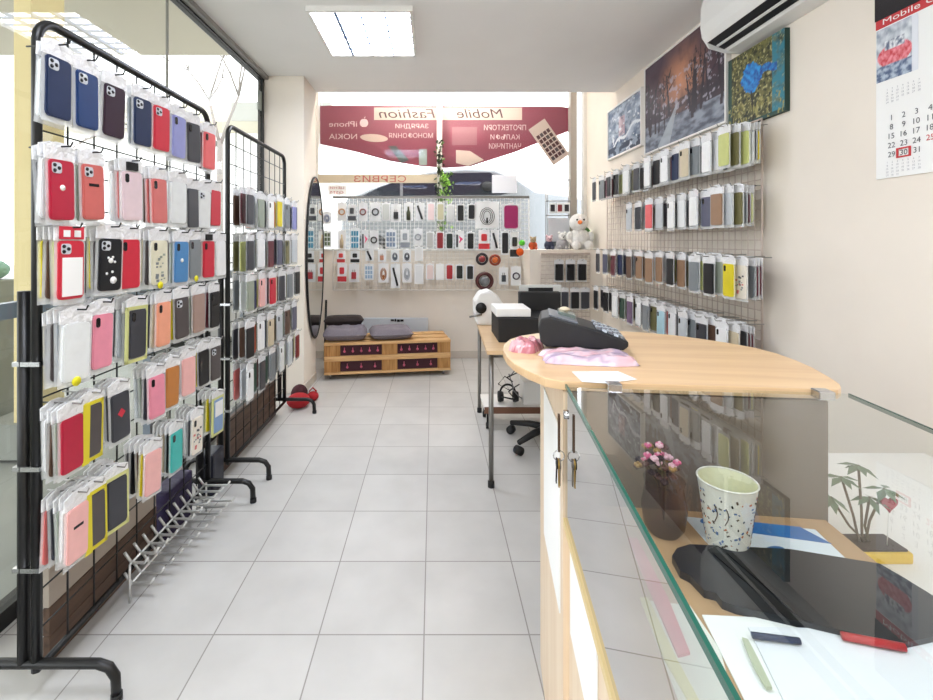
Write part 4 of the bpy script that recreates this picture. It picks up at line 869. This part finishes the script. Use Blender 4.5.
# plastic bag pile
def bagpile(cx, cy, w, d, h, rz, z0, cols, name, label, seed):
    rr = random.Random(seed); n = 22; m = bpy.data.meshes.new(name); vs = []; fs = []; K = (n+1)**2
    for s_ in (1, 0):
        for j in range(n+1):
            for i in range(n+1):
                u = i/n*2-1; v = j/n*2-1; rad = 1+.09*nz(u, v, 1.5, seed); e = max(0, 1-max(abs(u), abs(v))**5)**.6
                x = u*w/2*rad; y = v*d/2*rad*(1-.25*abs(u)**3); zz = s_*h*e*(.85+.3*nz(u, v, 2.2, seed+3)) if s_ else 0
                vs.append((x, y, max(0, zz)))
    for s_ in (0, 1):
        for j in range(n):
            for i in range(n): q = s_*K+j*(n+1)+i; fs.append((q, q+1, q+n+2, q+n+1))
    m.from_pydata(vs, [], fs); a = m.color_attributes.new('Col', 'FLOAT_COLOR', 'POINT'); C3 = [lin(c) for c in cols]
    for i, v in enumerate(vs):
        t = nz(v[0]*22, v[1]*22, 1, seed); a.data[i].color = (*(mixc(C3[0], C3[1], .5+t*1.5) if t < .12 else C3[2]), 1)
    m.polygons.foreach_set('use_smooth', [True]*len(m.polygons)); m.materials.append(attr_mat('pink_plastic', .22, .3))
    o = bpy.data.objects.new(name, m); col.objects.link(o); o.location = (cx, cy, z0); o.rotation_euler = (0, 0, rz); tag(o, label, 'plastic bag'); return o
x, y = Sw(588, 360); bagpile(x, y, .215, .115, .022, -.1, ZT+.0008, ('#deb0b9', '#d8d2dc', '#b7a3b6'), 'plastic_bags', 'crumpled pink and white plastic bags under the cash register', 3)
x, y = Sw(526, 349); a = bagpile(x, y, .075, .10, .03, -.5, ZT, ('#e39aa2', '#e8bfc2', '#b76f78'), 'pink_bag', 'small twisted pink plastic bag at the rounded worktop end', 8)
# cash register
x, y = Sw(583, 352); cr = empty('cash_register', (x, y+.03, ZT+.014), math.radians(-13)); tag(cr, 'black cash register with grey keys sloping down on the pink bags', 'cash register')
M_cr2 = mat('register_black', '#16171a', .4); M_crg = mat('register_grey', '#6c7077', .35)
pr = [(-.10, .012), (-.085, 0), (.10, 0), (.112, .010), (.112, .022), (.03, .050), (-.075, .078), (-.098, .072), (-.105, .05)]
a = MB(); a.prism(pr, -.055, .085, M_cr2, 'xz'); a.build('body', cr, .004)
sl = math.atan2(.028, .082)
a = MB(); T = Matrix.Translation((-.0355, 0, .0665)) @ Matrix.Rotation(math.atan2(.028, .105), 4, 'Y')
a.box((-.045, -.045, -.001), (.03, .075, .004), M_crg, T); a.build('top_cover', cr, .002)
a = MB(); a.box((-.02, .01, .004), (.025, .07, .012), mat('lcd_grey', '#6f7a74', .2), T); a.build('display', cr)
T = Matrix.Translation((.07, 0, .0375)) @ Matrix.Rotation(sl+.02, 4, 'Y')
for i in range(5):
    for j in range(6): a = MB(); a.box((-.034+i*.0145, -.045+j*.021, 0), (-.034+i*.0145+.011, -.045+j*.021+.016, .005), mat('key_silver', '#c3ccd6', .3) if (i+j) % 2 else M_crg, T); a.build('key', cr)
a = MB(); a.ball((-.035, .05, .083), .012, mat('cream_knob', '#d9c9ae', .5), 8, sc=(1.2, 1, .6)); a.build('paper_roll', cr)
# little papers below the pile
sheetw = [((572,372),(582,382),(612,384),(600,372)), ((590,372),(612,383),(637,380),(618,372))]
for i, q in enumerate(sheetw):
    a = MB(); a.prism([Sw(*p) for p in q], ZT+.0004+i*.0006, ZT+.001+i*.0006, mat('slip_%d' % i, ('#e4ebf2', '#eef0f2')[i], .6), 'xy'); o = a.build('paper_slip'); tag(o, ('pale blue-white paper slip at the worktop edge by the glass clip', 'white paper slip overlapping the bluish one at the worktop edge')[i], 'paper')

# ------------------------------------------------------------------ table with printer
tb = empty('side_table', (0, 0, 0)); tag(tb, 'small table with grey metal legs and pale wood top behind the counter', 'table')
a = MB(); a.prism([(.262, 2.24), (.95, 2.24), (.99, 3.38), (.30, 3.38)], .68, .70, M_birch, 'xy'); a.build('tabletop', tb, .002)
for x, y in ((.292, 2.31), (.92, 2.31), (.335, 3.32), (.95, 3.32)):
    a = MB(); a.tube([(x, y, .02), (x, y, .68)], .0125, M_steel, 12); l = a.build('leg', tb); b = MB(); b.lathe([(.0165, 0), (.0165, .03), (.012, .035)], M_blackm, 12, Matrix.Translation((x, y, 0))); b.build('rubber_foot', l)
a = MB(); a.tube([(.292, 2.31, .66), (.92, 2.31, .66), (.95, 3.32, .66), (.335, 3.32, .66)], .011, M_steel, 8, closed=True); a.build('rail', tb)
pr_ = empty('printer', (0, 0, .70)); tag(pr_, 'black inkjet printer with white lid and raised paper tray on side table', 'printer')
a = MB(); a.box((.345, 2.42, 0), (.74, 2.72, .13), M_blackm); a.build('body', pr_, .006)
a = MB(); a.box((.335, 2.44, .132), (.52, 2.66, .175), M_white); a.build('lid', pr_, .006)
a = MB(); a.box((.50, 2.66, .13), (.74, 2.71, .24), M_blackm); a.build('rear_feeder', pr_, .005)
a = MB(); a.box((.51, 2.72, .15), (.76, 2.735, .275), mat('tray_grey', '#cfd0cc', .4)); a.box((.56, 2.712, .15), (.71, 2.72, .262), M_blackm); a.build('paper_tray', pr_, .002)
wd = empty('tape_dispenser', (.41, 3.0, .70)); tag(wd, 'white rounded label printer with black slot on the side table', 'label printer')
a = MB(); a.prism([(-.13, 0), (.06, 0), (.06, .10), (.0, .19), (-.05, .22), (-.11, .205), (-.145, .15), (-.145, .08)], -.08, .08, M_white, 'xz'); a.build('body', wd, .012)
a = MB(); a.lathe([(.035, 0), (.035, .01)], M_blackm, 16, Matrix.Translation((-.105, -.08, .11)) @ Matrix.Rotation(PI/2, 4, 'X')); a.tube([(-.10, -.09, .07), (-.18, -.09, .055)], .006, M_steel, 6); a.build('slot', wd)
# low shelf with cables
ls = empty('low_shelf', (0, 0, 0)); tag(ls, 'low white shelf on small castors under the side table', 'shelf')
a = MB(); a.box((.335, 3.0, .13), (.88, 3.26, .15), M_white); a.box((.335, 2.995, .11), (.88, 3.0, .152), mat('brown_edge', '#6e4a36', .6)); a.build('board', ls)
for x in (.36, .85):
    for y in (3.03, 3.23): a = MB(); a.tube([(x, y, .04), (x, y, .13)], .008, M_blackm, 6); a.lathe([(.02, -.01), (.02, .01)], M_blackm, 12, Matrix.Translation((x, y, .02)) @ Matrix.Rotation(PI/2, 4, 'Y')); a.build('caster', ls)
a = MB(); a.box((.60, 3.05, .15), (.84, 3.22, .30), M_white); o = a.build('white_box', bevel=.004); tag(o, 'small white box on the low shelf under the table', 'box')
hp_ = empty('headphones', (.50, 3.08, .15)); tag(hp_, 'tangled black headphones lying on the low shelf', 'headphones')
a = MB(); a.tube([(.05*math.cos(t), 0, .07+.055*math.sin(t)) for t in [i*PI/10 for i in range(11)]], .007, M_blackm, 6); a.build('headband', hp_)
for x in (-.05, .05): a = MB(); a.lathe([(.035, -.015), (.038, 0), (.03, .02)], M_blackm, 16, Matrix.Translation((x, 0, .045)) @ Matrix.Rotation(PI/2, 4, 'Y')); a.build('ear_cup', hp_)
a = MB(); rr = random.Random(2)
pts = [Vector((.42+.16*rr.random(), 2.9+.2*rr.random(), .16+.5*k/26+.03*rr.random())) for k in range(26)]
a.tube(pts, .004, M_blackm, 5); a.tube([p+Vector((.03, .02, .01)) for p in pts[::2]], .004, mat('grey_cable', '#77777a', .6), 5); o = a.build('cable_tangle'); tag(o, 'tangle of black and grey cables hanging under the side table', 'cables')
# office stool
sc = empty('office_stool', (.70, 2.80, 0)); tag(sc, 'black office stool on a five-star base behind the counter', 'stool')
a = MB(); a.tube([(0, 0, .06), (0, 0, .46)], .024, M_blackm, 14); a.build('gas_lift', sc)
a = MB(); a.lathe([(.13, .46), (.18, .475), (.185, .51), (.15, .53), (.01, .535)], mat('black_fabric', '#141416', .9), 24); a.build('seat', sc)
for k in range(5):
    t = math.radians(215+72*k); c, s_ = math.cos(t), math.sin(t); a = MB(); a.tube([(0, 0, .10), (.12*c, .12*s_, .095), (.25*c, .25*s_, .07)], .02, M_blackm, 8, taper=[1.2, 1, .75]); l = a.build('leg', sc)
    b = MB(); b.lathe([(.024, -.022), (.026, 0), (.024, .022)], M_blackm, 14, Matrix.Translation((.25*c, .25*s_, .026)) @ Matrix.Rotation(t, 4, 'Z') @ Matrix.Rotation(PI/2, 4, 'X')); b.build('caster', l)

# ------------------------------------------------------------------ things at the rack feet
hk = empty('hook_tray', (0, 0, 0)); tag(hk, 'low chrome rack of empty prongs on the floor under the near rack', 'hook rack')
a = MB(); M_pr = mat('bright_prong', '#d6d6d4', .3, .6)
for z in (.06, .13): a.tube([(-1.035, 1.57, z), (-1.035, 2.1, z)], .004, M_pr, 6)
for y in (1.57, 2.1): a.tube([(-1.035, y, 0), (-1.035, y, .13)], .004, M_pr, 6)
a.build('rail', hk)
for i in range(11):
    y = 1.58+.05*i
    for z in (.06, .13): a = MB(); a.tube([(-1.035, y, z), (-.93-.006*(10-i)+.02*(z < .1), y, z), (-.918-.006*(10-i)+.02*(z < .1), y, z+.018)], .005, M_pr, 5); a.tube([(-1.035, y, z), (-1.06, y, z+.035)], .005, M_pr, 5); a.build('prong', hk)
def softbox(c, s_, m, name, label, cat, rz=0):
    n = 8; a = MB(); a.box((-s_[0]/2, -s_[1]/2, 0), (s_[0]/2, s_[1]/2, s_[2]), m); o = a.build(name, bevel=.012, loc=c); o.rotation_euler = (0, 0, rz); tag(o, label, cat); return o
softbox((-1.13, 1.99, 0), (.08, .2, .2), mat('purple_bag', '#2c2146', .6, bump=.6, scale=25), 'purple_bag', 'dark purple bag standing behind the prongs of the near rack', 'bag')
softbox((-1.1, 2.28, 0), (.08, .12, .2), mat('dark_blue_box', '#191b2b', .5), 'dark_box', 'dark blue box on the floor between the two racks', 'box')
a = MB(); rr = random.Random(6); MRd = mat('red_fabric', '#a3121c', .8, bump=.6, scale=20)
a.ball((0, 0, .05), .07, MRd, 12, (1.2, 1.3, .75)); a.ball((-.02, .09, .07), .07, mat('dark_maroon_fabric', '#3a0c16', .85), 12, (.9, 1, 1)); o = a.build('red_cloth_bag', loc=(-1.0, 3.42, 0)); tag(o, 'crumpled red and maroon cloth bag at the foot of the far rack', 'bag')
a = MB(); a.ball((0, 0, .035), .045, MRd, 10, (1, 1.1, .8)); a.tube([(-.03, 0, .07), (0, 0, .1), (.03, 0, .07)], .006, MRd, 6); o = a.build('red_pouch', loc=(-.93, 3.56, 0)); tag(o, 'small red pouch on the floor by the pillar corner', 'pouch')

for (y0_, y1_, hb, hg, lb) in ((1.34, 1.86, .165, .29, 'brown planks with a pale upper board standing behind the near rack foot'), (2.415, 3.27, .26, 0, 'brown plank board standing behind the foot of the far rack')):
    q = empty('wooden_board', (-1.125, y0_, 0)); tag(q, lb, 'board'); a = MB(); n = 2 if hg else 3
    for k in range(n): a.box((-.012, 0, k*hb/n), (.008, y1_-y0_, (k+.97)*hb/n), M_deck)
    a.build('plank', q, .002)
    if hg: a = MB(); a.box((-.012, 0, hb), (.006, y1_-y0_, hg), mat('greige_board', '#b3a79b', .7)); a.build('pale_board', q, .002)
# ------------------------------------------------------------------ outside
M_pave = mat('pavement_grey', '#8f918a', .8, vary=.08, scale=3)
struct('ground_left', MB().box((-9, -4, -.12), (-1.42, 9, -.02), M_pave)); struct('ground_back', MB().box((-9, 4.98, .2), (9, 16, .72), mat('street_asphalt', '#a19f9c', .85)))
struct('canopy_soffit', MB().box((-5, -4, 2.93), (-1.47, 4.2, 3.05), mat('soffit_paint', '#c9c3b2', .9)))
pw = empty('street_railing', (-1.62, 0, -.02)); tag(pw, 'blue-grey street railing outside the glass behind the near rack', 'railing')
a = MB(); a.box((-.02, -1, .96), (.02, 4.0, 1.02), mat('rail_bluegrey', '#7c8794', .4)); 
for y in (-.9, 1.2, 2.6, 3.9): a.box((-.02, y, .0), (.02, y+.03, .96), MATS['rail_bluegrey'])
a.build('handrail', pw)
cm = empty('street_column', (-2.45, 2.74, 0)); tag(cm, 'cream street column standing outside the glass beyond the near rack', 'column')
a = MB(); a.box((.06, -.12, 0), (.16, .12, 2.93), mat('cream_render', '#e0cf9c', .8)); a.build('shaft', cm, .006); a = MB(); a.box((-.1, -.15, 0), (.15, .15, .2), M_pave); a.build('plinth', cm)
a = MB(); x = -2.9; a.box((x, 2.6, .0), (x+.3, 2.9, 1.0), mat('grey_cabinet', '#8c908a', .6)); o = a.build('street_cabinet', bevel=.01); tag(o, 'grey street cabinet beside the cream column outside', 'cabinet'); MB().box((x+.02, 2.59, .1), (x+.28, 2.6, .9), mat('cabinet_door_grey', '#9fa39c', .6)).build('door', o)
a = MB(); a.ball((0, 0, .06), .16, fuzz('teal_cloth', '#8fb8ae'), 10, (1.1, 1, .5)); o = a.build('teal_cloth', loc=(-2.75, 2.75, 1.0)); tag(o, 'folded pale teal cloth lying on the street cabinet', 'cloth')
bl = empty('apartment_block', (0, 0, 0)); tag(bl, 'pale building with a beige balcony band seen through the street glass', 'building')
a = MB(); a.box((-12, 13.5, 4.75), (-3.0, 15, 5.3), mat('balcony_beige', '#cfc9b4', .8)); a.build('balcony', bl); a = MB(); a.box((-12, 15, 0), (-3.0, 18, 5.3), mat('pale_facade', '#f1f1ef', .8)); a.build('wall', bl)
a = MB(); a.box((-5.9, 13.45, 4.75), (-3.0, 13.5, 5.3), mat('balcony_grey', '#9c9c94', .8)); a.build('balcony_panel', bl)
bt = empty('bare_tree', (-4.4, 9.5, .0)); tag(bt, 'bare winter tree with thin branches behind the street glass', 'tree')
a = MB(); MT = mat('bark_grey', '#8d8781', .9); rr = random.Random(12)
def branch(p, d, L_, r, dep):
    q = p+d*L_; a.tube([p, (p+q)/2+Vector((rr.uniform(-.04, .04), 0, rr.uniform(-.04, .04)))*L_, q], r, MT, 5, taper=[1, .85, .65])
    if dep:
        for k in range(3 if dep > 1 else 2):
            nd = (d+Vector((rr.uniform(-.8, .8), rr.uniform(-.5, .5), rr.uniform(-.35, .55)))).normalized(); branch(q, nd, L_*rr.uniform(.6, .85), r*.6, dep-1)
branch(Vector((0, 0, 0)), Vector((0, 0, 1)), 3.3, .09, 0)
for d in ((-.7, -.1, .6), (.3, 0, .8), (-.3, .2, .9), (-.8, 0, .2)): branch(Vector((0, 0, 3.2)), Vector(d).normalized(), 1.1, .04, 4)
a.build('branches', bt)
# parked car
kY = 6.7; zb = .72
cr_ = empty('car', (0, kY, zb)); tag(cr_, 'silver estate car parked outside the shop window', 'car'); M_cb = mat('car_paint', '#8f9397', .2, .3); M_cgl = mat('car_window', '#1d242f', .08)
def CP(px, py): x, z = W(px, py, kY); return (x, z-zb)
body = [CP(*p) for p in [(342,206),(348,198),(372,188),(398,179),(430,171.5),(465,168.5),(495,170),(515,178),(536,192),(575,197),(600,206),(604,222)]]; zc_ = .28
body += [(body[-1][0], zc_), (body[0][0]-.02, zc_)]
a = MB(); a.prism(body, 0, 1.75, M_cb, 'xz'); a.build('body', cr_, .03)
for q in ([(360,197),(378,188),(400,180),(400,196)], [(403,196),(403,180),(440,173.5),(440,195)], [(443,195),(443,173.2),(490,172.5),(516,191),(500,195)]):
    b = MB(); b.prism([CP(*p) for p in q], -.008, 0, M_cgl, 'xz'); b.build('side_window', cr_)
b = MB(); x, z = CP(487, 187); b.ball((x, -.08, z), .09, M_blackm, 10, (1, .6, .8)); b.build('wing_mirror', cr_)
for px in (372, 565): b = MB(); x, z = CP(px, 0); b.lathe([(.31, 0), (.31, .2)], M_blackm, 24, Matrix.Translation((x, 0.18, .31)) @ Matrix.Rotation(PI/2, 4, 'X')); w_ = b.build('wheel', cr_); c_ = MB(); c_.lathe([(.2, 0), (.19, .02)], M_steel, 18, Matrix.Translation((x, -.02, .31)) @ Matrix.Rotation(PI/2, 4, 'X')); c_.build('hub', w_)

# ------------------------------------------------------------------ sky, camera
w = bpy.data.worlds.new('sky'); bpy.context.scene.world = w; w.use_nodes = True; bg = w.node_tree.nodes['Background']
bg.inputs[0].default_value = (.93, .96, 1.0, 1); bg.inputs[1].default_value = 2.2
cam = bpy.data.cameras.new('camera'); co = bpy.data.objects.new('camera', cam); col.objects.link(co)
co.location = (0, 0, H); co.rotation_euler = (PI/2, 0, 0); cam.sensor_width = 36; cam.sensor_fit = 'HORIZONTAL'; cam.lens = F/933*36
cam.shift_x = (466.5-CX)/933; cam.shift_y = -(350-CY)/933; cam.clip_start = .02
S_ = bpy.context.scene; S_.camera = co
S_.view_settings.view_transform = 'Standard'; S_.view_settings.look = 'None'; S_.view_settings.gamma = 1; S_.view_settings.exposure = .92
S_.cycles.transparent_max_bounces = 24; S_.cycles.max_bounces = 8; S_.cycles.caustics_reflective = False; S_.cycles.caustics_refractive = False
